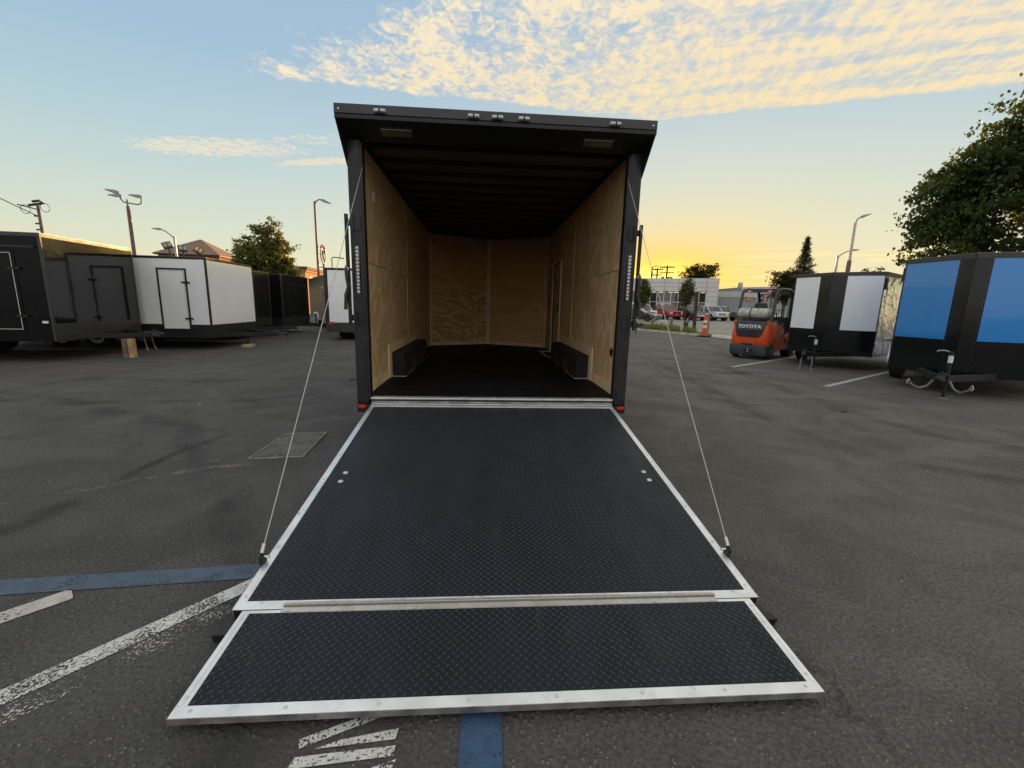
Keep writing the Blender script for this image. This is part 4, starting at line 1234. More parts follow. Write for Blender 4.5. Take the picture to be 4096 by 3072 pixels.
def build_island():
    line = [(5.0, 33.5), (7.6, 27.5), (9.0, 24.2), (9.94, 21.9), (10.55, 20.3), (11.1, 18.9), (11.5, 18.05)]
    back = [(12.5, 18.9), (13.0, 20.5), (13.2, 22.9), (12.6, 25.8), (11.0, 29.5), (8.0, 35.0)]
    struct(MB().prism((line + back)[::1], 0.0, .05).obj('planting_strip', mat('dry_soil', (0.13, 0.10, 0.07), 0.95, vary=0.4, vscale=2.0)))
    b = MB(); n = len(line)
    rr = []
    for i, p in enumerate(line):
        a = Vector(line[max(0, i - 1)]); c = Vector(line[min(n - 1, i + 1)]); d = (c - a).normalized(); k = Vector((-d.y, d.x))
        p = Vector(p); o = p - k * .16
        rr.append([(p.x, p.y, 0), (p.x - .0, p.y, .12), (o.x, o.y, .13), (o.x, o.y, 0)])
    b.rings(rr)
    k = b.obj('kerb', KERB); struct(k)
    # weeds and grass
    r = random.Random(11); b = MB(); vs, fs = b.v, b.f
    spots = []
    while len(spots) < 5200:
        u = r.random() * 5.9; i = min(int(u), 5); f = u - i
        a = Vector(line[i]).lerp(Vector(line[i + 1]), f)
        p = a + Vector((r.uniform(.05, 1.7), r.uniform(.0, .9)))
        az = math.degrees(atan2(p.x + .12, p.y + 4.04))
        if az > 27.1 or (25.2 < az < 25.6) or p.y < 19.8 or (az > 25.6 and r.random() < .35):
            continue
        spots.append((p, .75 if p.y > 20.2 else .60))
    for p, k in spots:
        h = r.uniform(.18, .62) * k; a = r.uniform(0, 6.28); w = r.uniform(.010, .022)
        lean = Vector((cos(a), sin(a))) * h * r.uniform(.1, .7)
        wx, wy = -sin(a) * w, cos(a) * w
        o = len(vs)
        vs.extend([(p.x - wx, p.y - wy, .04), (p.x + wx, p.y + wy, .04), (p.x + lean.x * .4 + wx * .8, p.y + lean.y * .4 + wy * .8, .04 + h * .6), (p.x + lean.x * .4 - wx * .8, p.y + lean.y * .4 - wy * .8, .04 + h * .6), (p.x + lean.x, p.y + lean.y, .04 + h)])
        fs.extend([(o, o + 1, o + 2, o + 3), (o + 3, o + 2, o + 4)])
    o = b.obj('grass', m_leaf('grass_blade', (0.10, 0.14, 0.03), (0.20, 0.21, 0.06), (0.30, 0.34, 0.07)))
    o['kind'] = 'stuff'; o['label'] = 'tall green grass growing along the kerb'
    # posts on the island
    def post(label, x, y, h, r_, m, top=None, lean=0.0, sq=False):
        t = thing('short_post', label, 'post', (x, y, .03), 0)
        b = MB()
        if sq: b.box(-r_, r_, -r_, r_, -.03, h)
        else: b.tube([(0, 0, -.03), (0, 0, h * .7), (lean * h, 0, h)], [r_, r_, r_ * .95], 10)
        b.obj('stake', m, t, smooth=40)
        if top: top(t, h)
        return t
    def broken(t, h):
        MB().tube([(0, 0, h * .72), (.05, 0, h * .86), (.14, .02, h * 1.02), (.20, .0, h * 1.28)], [.11, .13, .10, .05], 7).obj('broken_cap', WOODG, t, smooth=60)
    def notch(t, h):
        MB().tube([(0, 0, h * .55), (-.03, 0, h * .75), (.02, 0, h * .9)], [.12, .15, .13], 7).obj('knot', mat('dark_wood', (0.06, 0.055, 0.05), .9), t, smooth=60)
        for dx in (-.08, .09):
            MB().tube([(dx, 0, h * .88), (dx * 1.2, 0, h * 1.12)], [.06, .035], 6).obj('stub', mat('dark_wood', (0.06, 0.055, 0.05), .9), t)
    def blade(t, h):
        MB().obox((.02, 0, h + .03), (.50, .16, .05), Matrix.Rotation(-.35, 3, 'Y')).obj('lamp_head', mat('pale_lamp', (0.62, 0.58, 0.48), .5), t, bevel=.015)
    post('weathered stump with a broken leaning top in the grass', 11.55, 24.9, .62, .085, WOODG, broken)
    post('plain grey stake standing in the grass strip', 12.1, 23.15, .75, .075, WOODG, None, sq=True)
    post('low path light with a tilted pale head in the grass', 11.6, 23.5, .50, .03, STEEL, blade)
    post('dark knotty stump with two stubs in the last grass clump', 12.0, 20.9, .62, .09, WOODG, notch)
    t = thing('steel_post', 'tall rusty brown steel post leaning at the end of the grass', 'post', (12.53, 20.94, 0))
    MB().tube([(0, 0, 0), (.0, 0, 1.1), (-.02, .0, 2.34)], [.10, .10, .10], 14).obj('pipe', mat('rusty_brown', (0.075, 0.032, 0.025), .75, .2, vary=.4, vscale=5), t, smooth=50)
    MB().cyl((-.02, 0, 2.34), (-.02, 0, 2.36), .105, n=14).obj('cap', mat('rusty_brown', (0.075, 0.032, 0.025)), t)
    t = thing('wooden_stake', 'square weathered wooden post right beside the orange channelizer', 'post', (11.62, 17.80, 0), .3)
    MB().box(-.085, .085, -.085, .085, 0, 1.12).obj('stake', WOODG, t, bevel=.01)
    MB().box(-.13, .13, -.13, .13, 0, .04).obj('footing', CONC, t)
    # traffic channelizer
    t = thing('traffic_channelizer', 'orange and white banded traffic channelizer on a black rubber base', 'traffic cone', (11.32, 17.42, 0), .2)
    MB().prism([(.36 * cos(2 * pi * k / 6), .36 * sin(2 * pi * k / 6)) for k in range(6)], 0, .06).obj('base', TYRE, t, bevel=.01)
    OR = mat('cone_orange', (0.70, 0.10, 0.02), .5, vary=.15, vscale=6); WH = mat('cone_white', (0.75, 0.73, 0.68), .4, vary=.1)
    zs = [(.061, .32, .125, .118, OR), (.321, .46, .112, .104, OR), (.461, .60, .103, .099, WH), (.601, .72, .099, .096, OR), (.721, .84, .096, .093, WH), (.841, 1.06, .093, .085, OR)]
    for z0, z1, r0, r1, m in zs:
        MB().cyl((0, 0, z0), (0, 0, z1), r0, r1, 18).obj('band', m, t, smooth=40)
    MB().torus((0, 0, 1.09), .05, .02, (1, 0, 0), 12, 6).obj('handle', OR, t, smooth=60)


build_island()


def build_dealership():
    TR = Vector((34.94, 58.84)); a = radians(156.301 - 180)  # local +x runs to the right end, front faces -y
    PANEL = mat('white_facade_panel', (0.60, 0.585, 0.55), .45, vary=.05, vscale=.6)
    JOINT = mat('facade_joint', (0.10, 0.10, 0.10), .8)
    t = thing('showroom', 'white panelled car showroom with a band of tall windows', 'building', (TR.x, TR.y, 0), a)
    Lw = 38.0  # hidden left stretch lengthened so the building shades the lot
    MB().box(-Lw, -.05, .35, 9.5, 0, 5.9).obj('wall', JOINT, t)
    MB().box(-Lw, 0.0, .12, 9.5, 5.92, 6.0).obj('roof_edge', mat('roof_edge_white', (0.66, 0.65, 0.62), .4), t)
    us = [0, 1.66, 3.6, 5.62, 7.66, 9.75] + [9.75 + 2.04 * k for k in range(1, 14)]
    zb = [4.03, 4.70, 5.30, 5.915]
    for i in range(len(us) - 1):
        for z0, z1 in zip(zb, zb[1:]):
            MB().box(-us[i + 1] + .02, -us[i] - .02, .10, .349, z0 + .02, z1 - .02).obj('facade_panel', PANEL, t)
    for z0, z1 in zip([0, .9, 1.9, 2.66, 3.28], [.9, 1.9, 2.66, 3.28, 4.03]):
        MB().box(-1.60, -.02, .10, .349, z0 + .02, z1 - .02).obj('facade_panel', PANEL, t)
    for k in range(5):
        MB().box(-.001, .03, .37 + k * 1.8, 2.13 + k * 1.8, 0, 5.9).obj('side_panel', PANEL, t)
    # windows: panes and mullions
    mu = [1.66, 2.62, 3.55, 4.52, 5.57, 6.62, 7.66, 8.68, 9.70] + [9.70 + 1.02 * k for k in range(1, 27)]
    GL = m_glass('showroom_glass', (0.035, 0.03, 0.025), .04)
    FR = mat('window_frame', (0.62, 0.61, 0.58), .4)
    MB().box(-Lw, -1.61, .20, .349, 4.0, 4.029).obj('window_head', FR, t)
    for i in range(len(mu) - 1):
        for z0, z1 in ((.25, 2.36), (2.44, 3.98)):
            w = MB().box(-mu[i + 1] + .05, -mu[i] - .05, .30, .33, z0, z1).obj('window_pane', GL, t)
        MB().box(-mu[i] - .05, -mu[i] + .05, .18, .349, 0, 3.99).obj('mullion', FR, t)
        MB().box(-mu[i + 1] + .051, -mu[i] - .051, .20, .349, 2.36, 2.44).obj('transom', FR, t)
        MB().box(-mu[i + 1] + .051, -mu[i] - .051, .20, .349, 0, .25).obj('plinth', FR, t)
    for u in (7.15, 8.2):
        d = MB().box(-u - .46, -u + .46, .16, .195, .02, 2.25).obj('door', FR, t)
        MB().box(-u - .36, -u + .36, .15, .159, .15, 2.12).obj('door_glass', GL, d)
    # lit ceiling lamps seen through the upper panes
    LAMP = bpy.data.materials.new('showroom_lamp'); LAMP.use_nodes = True
    bs = LAMP.node_tree.nodes['Principled BSDF']; bs.inputs['Emission Color'].default_value = (1, .80, .42, 1); bs.inputs['Emission Strength'].default_value = .09
    MATS['showroom_lamp'] = LAMP
    for u in (9.2, 8.1, 6.7, 5.9, 2.1, 10.8):
        MB().box(-u - .28, -u + .28, .285, .2995, 3.86, 3.92).obj('ceiling_lamp', LAMP, t)
    # roof vents
    for u in (8.0, 7.2, 6.9):
        MB().cyl((-u, 4, 5.99), (-u, 4, 6.5), .14, n=10).obj('roof_vent', DARK, t)

    # warehouse to the right
    t = thing('warehouse', 'low grey warehouse with a pale gable and painted sign boards', 'building', (41.3, 70.2, 0), radians(-32.5))
    GR = mat('warehouse_grey', (0.30, 0.32, 0.34), .7, vary=.1, vscale=.5); PA = mat('warehouse_pale', (0.50, 0.51, 0.50), .7, vary=.08, vscale=.5)
    MB().box(-6, 26, 0, 16, 0, 3.62).obj('wall', GR, t)
    MB().box(-6, 26, -.04, 15.9, 3.621, 4.62).obj('upper_wall', PA, t)
    MB().prism([(-6.2, 4.622), (26.2, 4.622), (26.2, 5.35), (8.0, 5.40), (3.0, 5.28), (-1, 4.9)], -.06, 15.8, plane='xz').obj('roof', mat('roof_grey', (0.26, 0.25, 0.23), .7), t)
    v = MB().cyl((3.2, 2, 5.2), (3.2, 2, 5.75), .42, .42, 14).obj('roof_vent', STEEL, t)
    MB().ball((3.2, 2, 5.85), .46, 12, 6).obj('vent_cap', STEEL, v, smooth=60)
    MB().box(3.5, 24, -.10, -.061, 4.75, 5.3).obj('parapet', PA, t)
    MB().box(1.5, 1.56, -.08, -.045, 0, 4.6).obj('downpipe', STEEL, t)
    # sign boards: dark with orange edges and pale marks too small to read
    SG = mat('sign_dark', (0.06, 0.02, 0.02), .5); SO = mat('sign_orange', (0.55, 0.20, 0.03), .5); SW = mat('sign_pale', (0.65, 0.60, 0.52), .5); SC = mat('sign_cyan', (0.20, 0.45, 0.55), .5)
    for x0, x1, z0, z1 in ((4.45, 5.75, 2.95, 3.62), (6.4, 7.7, 2.85, 4.25), (8.3, 9.3, 2.7, 3.5)):
        s = MB().box(x0, x1, -.075, -.041, z0, z1).obj('sign_board', SO, t)
        MB().box(x0 + .07, x1 - .10, -.085, -.0755, z0 + .07, z1 - .07).obj('sign_face', SG, s)
        MB().cyl((x0 + .32, -.0855, (z0 + z1) / 2), (x0 + .32, -.10, (z0 + z1) / 2), .17, n=14).obj('emblem', SC if x0 > 6 and x0 < 8 else SW, s)
        for k in range(2 if z1 - z0 < 1 else 5):
            zz = z1 - .26 - k * .24
            MB().box(x0 + .58, x1 - .2, -.093, -.0855, zz - .06, zz + .04).obj('mark', SW, s)


build_dealership()


def build_houses():
    # hip-roofed brick building left
    t = thing('hip_roof_house', 'brick building with a low tiled hip roof behind the trailers', 'building', (-39.7, 65.5, 0), radians(5.7))
    BR = mat('red_brick', (0.34, 0.085, 0.045), .85, vary=.2, vscale=3); RT = mat('roof_tile', (0.20, 0.14, 0.10), .8, vary=.3, vscale=5, bump=.4, bscale=12)
    # local: -x along the shaded front (towards the left), +y along the sunlit side
    Wd, Dp, ze, zp = 9.1, 9.1, 7.55, 10.35
    MB().box(-Wd + .5, -.5, .5, Dp - .5, 0, ze - .05).obj('wall', BR, t)
    MB().box(-Wd + .05, -.05, .05, Dp - .05, ze - .05, ze + .10).obj('eave', mat('dark_eave', (0.02, 0.02, 0.02), .6), t)
    rid0, rid1 = Vector((-Wd / 2, 4.5, zp)), Vector((-Wd / 2, Dp - 4.5, zp))
    c = [Vector((-Wd, 0, ze + .10)), Vector((0, 0, ze + .10)), Vector((0, Dp, ze + .10)), Vector((-Wd, Dp, ze + .10))]
    b = MB()
    def courses(q0, q1, r0, r1, n=13):
        for k in range(n):
            u0, u1 = k / n, (k + 1) / n
            a0, a1 = q0.lerp(r0, u0), q1.lerp(r1, u0); b0, b1 = q0.lerp(r0, u1), q1.lerp(r1, u1)
            up = Vector((0, 0, .045))
            b.add([a0 + up, a1 + up, b1, b0, a0, a1], [(0, 1, 2, 3), (4, 5, 1, 0)])
    courses(c[0], c[1], rid0, rid0); courses(c[1], c[2], rid0, rid1); courses(c[2], c[3], rid1, rid1); courses(c[3], c[0], rid1, rid0)
    b.obj('roof', RT, t)
    for y in (2.2, 4.8, 7.0):
        w = MB().box(-.499, -.46, y - .5, y + .5, 5.4, 7.0).obj('window', mat('dark_pane', (0.02, 0.02, 0.02), .1), t)
        MB().box(-.459, -.43, y - .06, y + .06, 5.4, 7.0).obj('window_bar', BR, w)
    MB().box(-.45, -.30, .52, .72, 0, 7.4).obj('downpipe', mat('dark_eave', (0.02, 0.02, 0.02)), t)
    # small stucco building with a cornice
    t = thing('stucco_building', 'orange stucco building with a flat cornice behind the lamp post', 'building', (-17.65, 40.64, 0), radians(93))
    ST = mat('orange_stucco', (0.50, 0.27, 0.11), .85, vary=.12, vscale=2)
    MB().box(0, 11.0, 0, 6.0, 0, 4.1).obj('wall', ST, t)
    MB().box(-.18, 11.2, -.18, 6.2, 4.10, 4.30).obj('cornice', ST, t)
    MB().box(-.32, 11.3, -.32, 6.3, 4.301, 4.58).obj('cornice_cap', mat('brown_cap', (0.10, 0.055, 0.035), .8), t)
    for x in (1.2, 4.2, 7.2):
        w = MB().box(x, x + .8, -.03, -.001, 2.4, 3.7).obj('window', mat('teal_pane', (0.16, 0.22, 0.24), .15), t)
        MB().box(x - .1, x + .9, -.06, -.031, 3.701, 3.8).obj('window_head', ST, w)
    for z in (3.3, 3.6, 3.9):
        MB().box(1.99, 11.0, -.035, -.001, z, z + .05).obj('band_course', ST, t)
    w = MB().box(-.03, -.001, 1.0, 1.8, 2.4, 3.7).obj('window', mat('teal_pane', (0.16, 0.22, 0.24), .15), t)


build_houses()


# ------------------------------------------------------------------ lamps, poles, wires
POLE = mat('pole_grey', (0.23, 0.22, 0.21), .55, .4, vary=.15)
POLEB = mat('pole_bronze', (0.17, 0.105, 0.09), .5, .4, vary=.15)
HEAD = mat('lamp_head_grey', (0.30, 0.28, 0.25), .4, .3)


def cobra(b, base, d, L=.75, w=.16):
    d = Vector(d).normalized(); s = Vector((-d.y, d.x, 0)).normalized() * w; up = Vector((0, 0, 1))
    p = Vector(base)
    b.rings([[p - s * .4 - up * .05, p + s * .4 - up * .05, p + s * .4 + up * .06, p - s * .4 + up * .06],
             [p + d * L * .3 - s - up * .07, p + d * L * .3 + s - up * .07, p + d * L * .3 + s * .8 + up * .08, p + d * L * .3 - s * .8 + up * .08],
             [p + d * L - s * .5 - up * .015, p + d * L + s * .5 - up * .015, p + d * L + s * .4 + up * .02, p + d * L - s * .4 + up * .02]])
    return b


def build_poles():
    R = Vector((.73, .68, 0)).normalized()  # picture-right at the left-hand poles, as a bearing on the ground
    # triple-headed lot light
    t = thing('lot_light', 'tall reddish lot light with three lamp heads on curled arms', 'street lamp', (-19.23, 21.63, 0))
    MB().tube([(0, 0, 0), (0, 0, 6.1)], [.095, .082], 12).obj('pole', POLEB, t, smooth=50)
    MB().cyl((0, 0, 0), (0, 0, .5), .24, n=14).obj('footing', CONC, t)
    MB().cyl((0, 0, 6.0), (0, 0, 6.45), .05, n=10).obj('collar', POLE, t)
    def arm(pts, hd, hb):
        a = MB().tube(pts, .034, 8).obj('arm', POLE, t, smooth=60)
        cobra(MB(), hb, hd, .54, .12).obj('lamp_head', HEAD, a)
    Z = lambda z: Vector((0, 0, z))
    arm([Z(6.27), R * .42 + Z(6.26), R * .56 + Z(6.34), R * .60 + Z(6.50), R * .58 + Z(6.66)], -R + Z(.02), R * .62 + Z(6.69))
    arm([Z(6.27), -R * .14 + Z(6.28), -R * .24 + Z(6.40), -R * .26 + Z(6.56)], -R + Z(-.10), -R * .22 + Z(6.59))
    arm([-R * .24 + Z(6.40), -R * .30 + Z(6.62), -R * .34 + Z(6.72)], -R + Z(.12), -R * .30 + Z(6.73))
    # utility pole with service drop
    t = thing('utility_pole', 'slim utility pole with coiled service wires behind the black trailer', 'utility pole', (-30.6, 29.05, 0))
    MB().tube([(0, 0, 0), (0, 0, 7.4)], [.095, .085], 10).obj('pole', mat('pole_wood', (0.16, 0.12, 0.11), .9, vary=.3), t, smooth=50)
    MB().tube([-R * .45 + Vector((0, 0, 7.22)), R * .30 + Vector((0, 0, 7.50)), R * .1 + Vector((0, 0, 7.62)), -R * .25 + Vector((0, 0, 7.50))], .08, 8).obj('top_bracket', DARK, t)
    for k, c in enumerate((-.75, .42)):
        MB().torus(R * c * .8 + Vector((0, 0, 6.95 if k == 0 else 7.2)), .28, .022, R.cross(Vector((0, 0, 1))), 18, 5, .8).obj('wire_coil', DARK, t)
    MB().tube([Vector((0, 0, 7.0)), -R * .4 + Vector((0, 0, 7.1)), -R * .95 + Vector((0, 0, 7.2))], .04, 6).obj('wire_arm', DARK, t)
    for z in (6.6, 6.1, 5.7):
        MB().box(-.32, .0, -.05, .05, z - .05, z + .05).obj('insulator', DARK, t)
    p0 = Vector((0, 0, 6.55)); p1 = Vector((-9.5, -8.7, 16.5))
    MB().tube([p0.lerp(p1, k / 12) - Vector((0, 0, 3.4 * (k / 12) * (1 - k / 12))) for k in range(13)], .03, 5).obj('service_wire', DARK, t)
    # curved street lamp
    t = thing('street_lamp', 'galvanised street lamp whose curved arm reaches over the house roof', 'street lamp', (-22.13, 29.36, 0))
    MB().tube([(0, 0, 0), (0, 0, 5.6)], [.11, .075], 10).obj('pole', STEEL, t, smooth=50)
    d = Vector((-.83, -.56, 0))
    a = MB().tube([(0, 0, 5.45), d * .20 + Vector((0, 0, 5.68)), d * .42 + Vector((0, 0, 5.88)), d * .62 + Vector((0, 0, 5.98)), d * .70 + Vector((0, 0, 6.0))], .04, 8).obj('arm', STEEL, t, smooth=60)
    cobra(MB(), d * .66 + Vector((0, 0, 6.0)), d, .55, .10).obj('lamp_head', HEAD, a)
    # three floodlights on short masts behind the row of trailers
    FG = 'floodlights on masts behind the white trailer'
    for (x, y, z, lean, yaw, lab) in ((-13.48, 15.89, 3.52, -.35, .2, 'double floodlight tipped over on the mast beside the curved street lamp'), (-13.13, 16.15, 3.44, .0, .0, 'double floodlight facing upright between two tilted ones'), (-12.75, 16.36, 3.41, .55, -.5, 'double floodlight with amber panels, tilted sideways on its mast')):
        t = thing('floodlight', lab, 'floodlight', (x, y, 0), yaw + .68, FG)
        MB().tube([(0, 0, 0), (0, 0, z - .30), (lean * .15, 0, z - .12)], [.05, .04, .03], 8).obj('mast', DARK, t)
        M = Matrix.Rotation(lean, 3, 'Y') @ Matrix.Rotation(-.25, 3, 'X')
        h = MB().obox((lean * .25, 0, z), (.34, .08, .29), M).obj('housing', DARK, t, bevel=.02)
        for s in (-1, 1):
            c = Vector((lean * .25, 0, z)) + M @ Vector((s * .078, -.044, .025))
            MB().obox(c, (.115, .012, .17), M).obj('led_panel', mat('led_panel', (0.34, 0.33, 0.28), .3, 0, .5) if lean < .3 else mat('led_panel_amber', (0.70, 0.42, 0.12), .3, 0, .5), h)
    # cobra lamp by the open trailer
    R2 = Vector((.92, .38, 0)).normalized()
    t = thing('street_lamp', 'tall bronze street lamp with a hooked arm beside the round sign', 'street lamp', (-11.39, 26.97, 0))
    MB().tube([(0, 0, 0), (0, 0, 7.85)], [.088, .066], 12).obj('pole', POLEB, t, smooth=50)
    a = MB().tube([(0, 0, 7.6), R2 * .10 + Vector((0, 0, 7.86)), R2 * .28 + Vector((0, 0, 8.0)), R2 * .50 + Vector((0, 0, 7.97))], .045, 8).obj('arm', POLE, t, smooth=60)
    cobra(MB(), R2 * .42 + Vector((0, 0, 7.99)), R2 + Vector((0, 0, -.30)), .62, .13).obj('lamp_head', HEAD, a)
    # round wire sign on the same side
    t = thing('round_sign', 'round outline sign with a red arc and looping lines beside the lamp', 'sign', (-11.10, 27.2, 0))
    n_ = Vector((.93, -.36, 0)).normalized() * 1.0
    n_ = (Vector((-.92, -.38, 0)) * .93 + Vector((.38, -.92, 0)) * .30).normalized()
    u_ = Vector((-.085, .99, 0)).normalized()
    def cv(pts): return [u_ * a * .60 + Vector((0, 0, 4.46 + c * .60)) for a, c in pts]
    MB().tube(cv([(cos(k / 24 * 2 * pi), sin(k / 24 * 2 * pi)) for k in range(25)]), .035, 6).obj('ring', mat('sign_line', (0.16, 0.07, 0.05), .5), t)
    MB().tube(cv([(cos(a), sin(a)) for a in [radians(45 + 9 * k) for k in range(11)]]), .07, 6).obj('red_arc', mat('sign_red', (0.50, 0.06, 0.03), .5), t)
    MB().tube(cv([(-.75, .05), (-.4, -.02), (-.1, .06), (.15, .40), (.45, .52), (.55, .25), (.25, .02), (-.05, -.10), (.2, -.45), (.5, -.50), (.45, -.75), (.15, -.70)]), .03, 5).obj('line', mat('sign_line', (0.16, 0.07, 0.05), .5), t)
    MB().tube(cv([(-.25, .45), (-.2, -.1), (-.05, -.6)]), .03, 5).obj('line', mat('sign_line', (0.16, 0.07, 0.05), .5), t)
    MB().cyl((0, 0, 0), (0, 0, 3.87), .06, n=8).obj('pole', POLEB, t)
    MB().tube([(0, 0, 3.6), (-.29, -.23, 3.6)], .03, 6).obj('bracket', POLEB, t)
    # thin gooseneck lamp
    t = thing('gooseneck_lamp', 'thin square gooseneck lamp rising over the white trailer roof', 'street lamp', (-9.60, 24.42, 0))
    MB().tube([(0, 0, 0), (0, 0, 4.0), (.05, .02, 4.05), R2 * .55 + Vector((0, 0, 4.05))], .035, 7).obj('pole', POLE, t)
    MB().obox(R2 * .60 + Vector((0, 0, 4.02)), (.22, .12, .07), Matrix.Rotation(.4, 3, 'Z')).obj('lamp_head', HEAD, t)
    # right-hand lamps
    RR = Vector((.70, -.71, 0))
    t = thing('lot_light', 'tall lot light with one slanted flat head beyond the white trailer', 'street lamp', (26.18, 26.10, 0))
    MB().tube([(0, 0, 0), (0, 0, 5.1)], [.15, .14], 12).obj('pole_base', POLEB, t, smooth=50)
    MB().tube([(0, 0, 5.1), (0, 0, 7.7)], [.10, .085], 12).obj('pole', STEEL, t, smooth=50)
    a = MB().tube([(0, 0, 7.65), RR * .08 + Vector((0, 0, 7.95)), RR * .30 + Vector((0, 0, 8.05))], .05, 8).obj('arm', STEEL, t, smooth=60)
    cobra(MB(), RR * .2 + Vector((0, 0, 8.03)), RR + Vector((0, 0, .30)), .62, .12).obj('lamp_head', HEAD, a)
    t = thing('street_lamp', 'galvanised street lamp with a low curved arm crossing the lot light', 'street lamp', (28.86, 30.38, 0))
    MB().tube([(0, 0, 0), (0, 0, 6.0)], [.12, .08], 10).obj('pole', STEEL, t, smooth=50)
    a = MB().tube([(0, 0, 5.85), RR * .25 + Vector((0, 0, 6.12)), RR * .6 + Vector((0, 0, 6.30)), RR * .95 + Vector((0, 0, 6.36))], .045, 8).obj('arm', STEEL, t, smooth=60)
    cobra(MB(), RR * .85 + Vector((0, 0, 6.36)), RR, .5, .10).obj('lamp_head', HEAD, a)
    # utility poles against the sunset, behind the showroom
    RS = Vector((.91, -.41, 0))
    t = thing('street_lamp', 'dark street lamp silhouetted over the showroom roof beside utility poles', 'street lamp', (31.0, 75.4, 0))
    MB().tube([(0, 0, 0), (0, 0, 8.85)], [.2, .14], 8).obj('pole', DARK, t)
    a = MB().tube([(0, 0, 8.7), RS * .3 + Vector((0, 0, 9.0)), RS * .5 + Vector((0, 0, 9.02))], .07, 6).obj('arm', DARK, t)
    cobra(MB(), RS * .4 + Vector((0, 0, 9.02)), RS, .9, .16).obj('lamp_head', DARK, a)
    WD = mat('pole_wood_dark', (0.05, 0.035, 0.025), .9)
    for (x, y, h, xs, lab) in ((32.1, 75.6, 8.7, ((8.45, 1.6), (7.45, 1.4)), 'utility pole with two crossarms against the sunset, the shorter one'), (33.6, 74.8, 9.15, ((8.85, 2.0), (7.85, 2.0)), 'taller utility pole with two crossarms and transformers against the sunset')):
        t = thing('utility_pole', lab, 'utility pole', (x, y, 0), 0, 'utility poles behind the showroom')
        MB().tube([(0, 0, 0), (0, 0, h)], [.22, .15], 8).obj('pole', WD, t)
        for z, L in xs:
            c = MB().tube([-RS * L / 2 * 1.25 + Vector((0, 0, z)), RS * L / 2 * 1.25 + Vector((0, 0, z))], .10, 4).obj('crossarm', WD, t)
            for k in (-1, -.4, .4, 1):
                MB().cyl(RS * L / 2 * 1.2 * k + Vector((0, 0, z + .08)), RS * L / 2 * 1.2 * k + Vector((0, 0, z + .30)), .06, n=6).obj('insulator', DARK, c)
        if h > 9:
            for k in (-.75, .25, .85):
                MB().cyl(RS * k + Vector((0, 0, 6.2)), RS * k + Vector((0, 0, 7.1)), .24, n=10).obj('transformer', DARK, t)
    return


build_poles()

# ------------------------------------------------------------------ trees
BARK = mat('bark', (0.09, 0.065, 0.045), .95, vary=.3, vscale=4, bump=.6, bscale=18)
LEAF_A = m_leaf('pear_leaf', (0.018, 0.036, 0.008), (0.060, 0.085, 0.018), (0.12, 0.16, 0.025))
LEAF_B = m_leaf('lit_leaf', (0.045, 0.070, 0.018), (0.13, 0.14, 0.032), (0.34, 0.32, 0.05))
LEAF_C = m_leaf('column_leaf', (0.06, 0.08, 0.022), (0.11, 0.13, 0.035), (0.12, 0.14, 0.03))
LEAF_D = m_leaf('dark_leaf', (0.016, 0.024, 0.008), (0.04, 0.05, 0.014), (0.10, 0.09, 0.02))
NEEDLE = m_leaf('needle', (0.012, 0.020, 0.010), (0.03, 0.042, 0.018), (0.05, 0.05, 0.015))


def leaf_mesh(centres, normals_out, size, rng, droop=.5, aspect=.42):
    """one bent pointed leaf per centre"""
    n = len(centres)
    c = np.asarray(centres, float)
    a = rng.uniform(0, 2 * pi, n); el = rng.normal(-droop, .55, n)
    L = size * rng.uniform(.65, 1.25, n)
    d = np.stack([np.cos(a) * np.cos(el), np.sin(a) * np.cos(el), np.sin(el)], 1)
    s = np.cross(d, np.stack([rng.normal(0, .5, n), rng.normal(0, .5, n), np.ones(n)], 1)); s /= np.linalg.norm(s, axis=1)[:, None] + 1e-9
    up = np.cross(s, d)
    base = c - d * L[:, None] * .5; tip = c + d * L[:, None] * .5 - up * L[:, None] * .12
    mid = c + up * L[:, None] * .03
    l = mid + s * L[:, None] * aspect; r = mid - s * L[:, None] * aspect
    v = np.stack([base, l, tip, r], 1).reshape(-1, 3)
    f = np.arange(4 * n).reshape(-1, 4)
    me = bpy.data.meshes.new('leaves')
    me.from_pydata(v.tolist(), [], f.tolist())
    return me


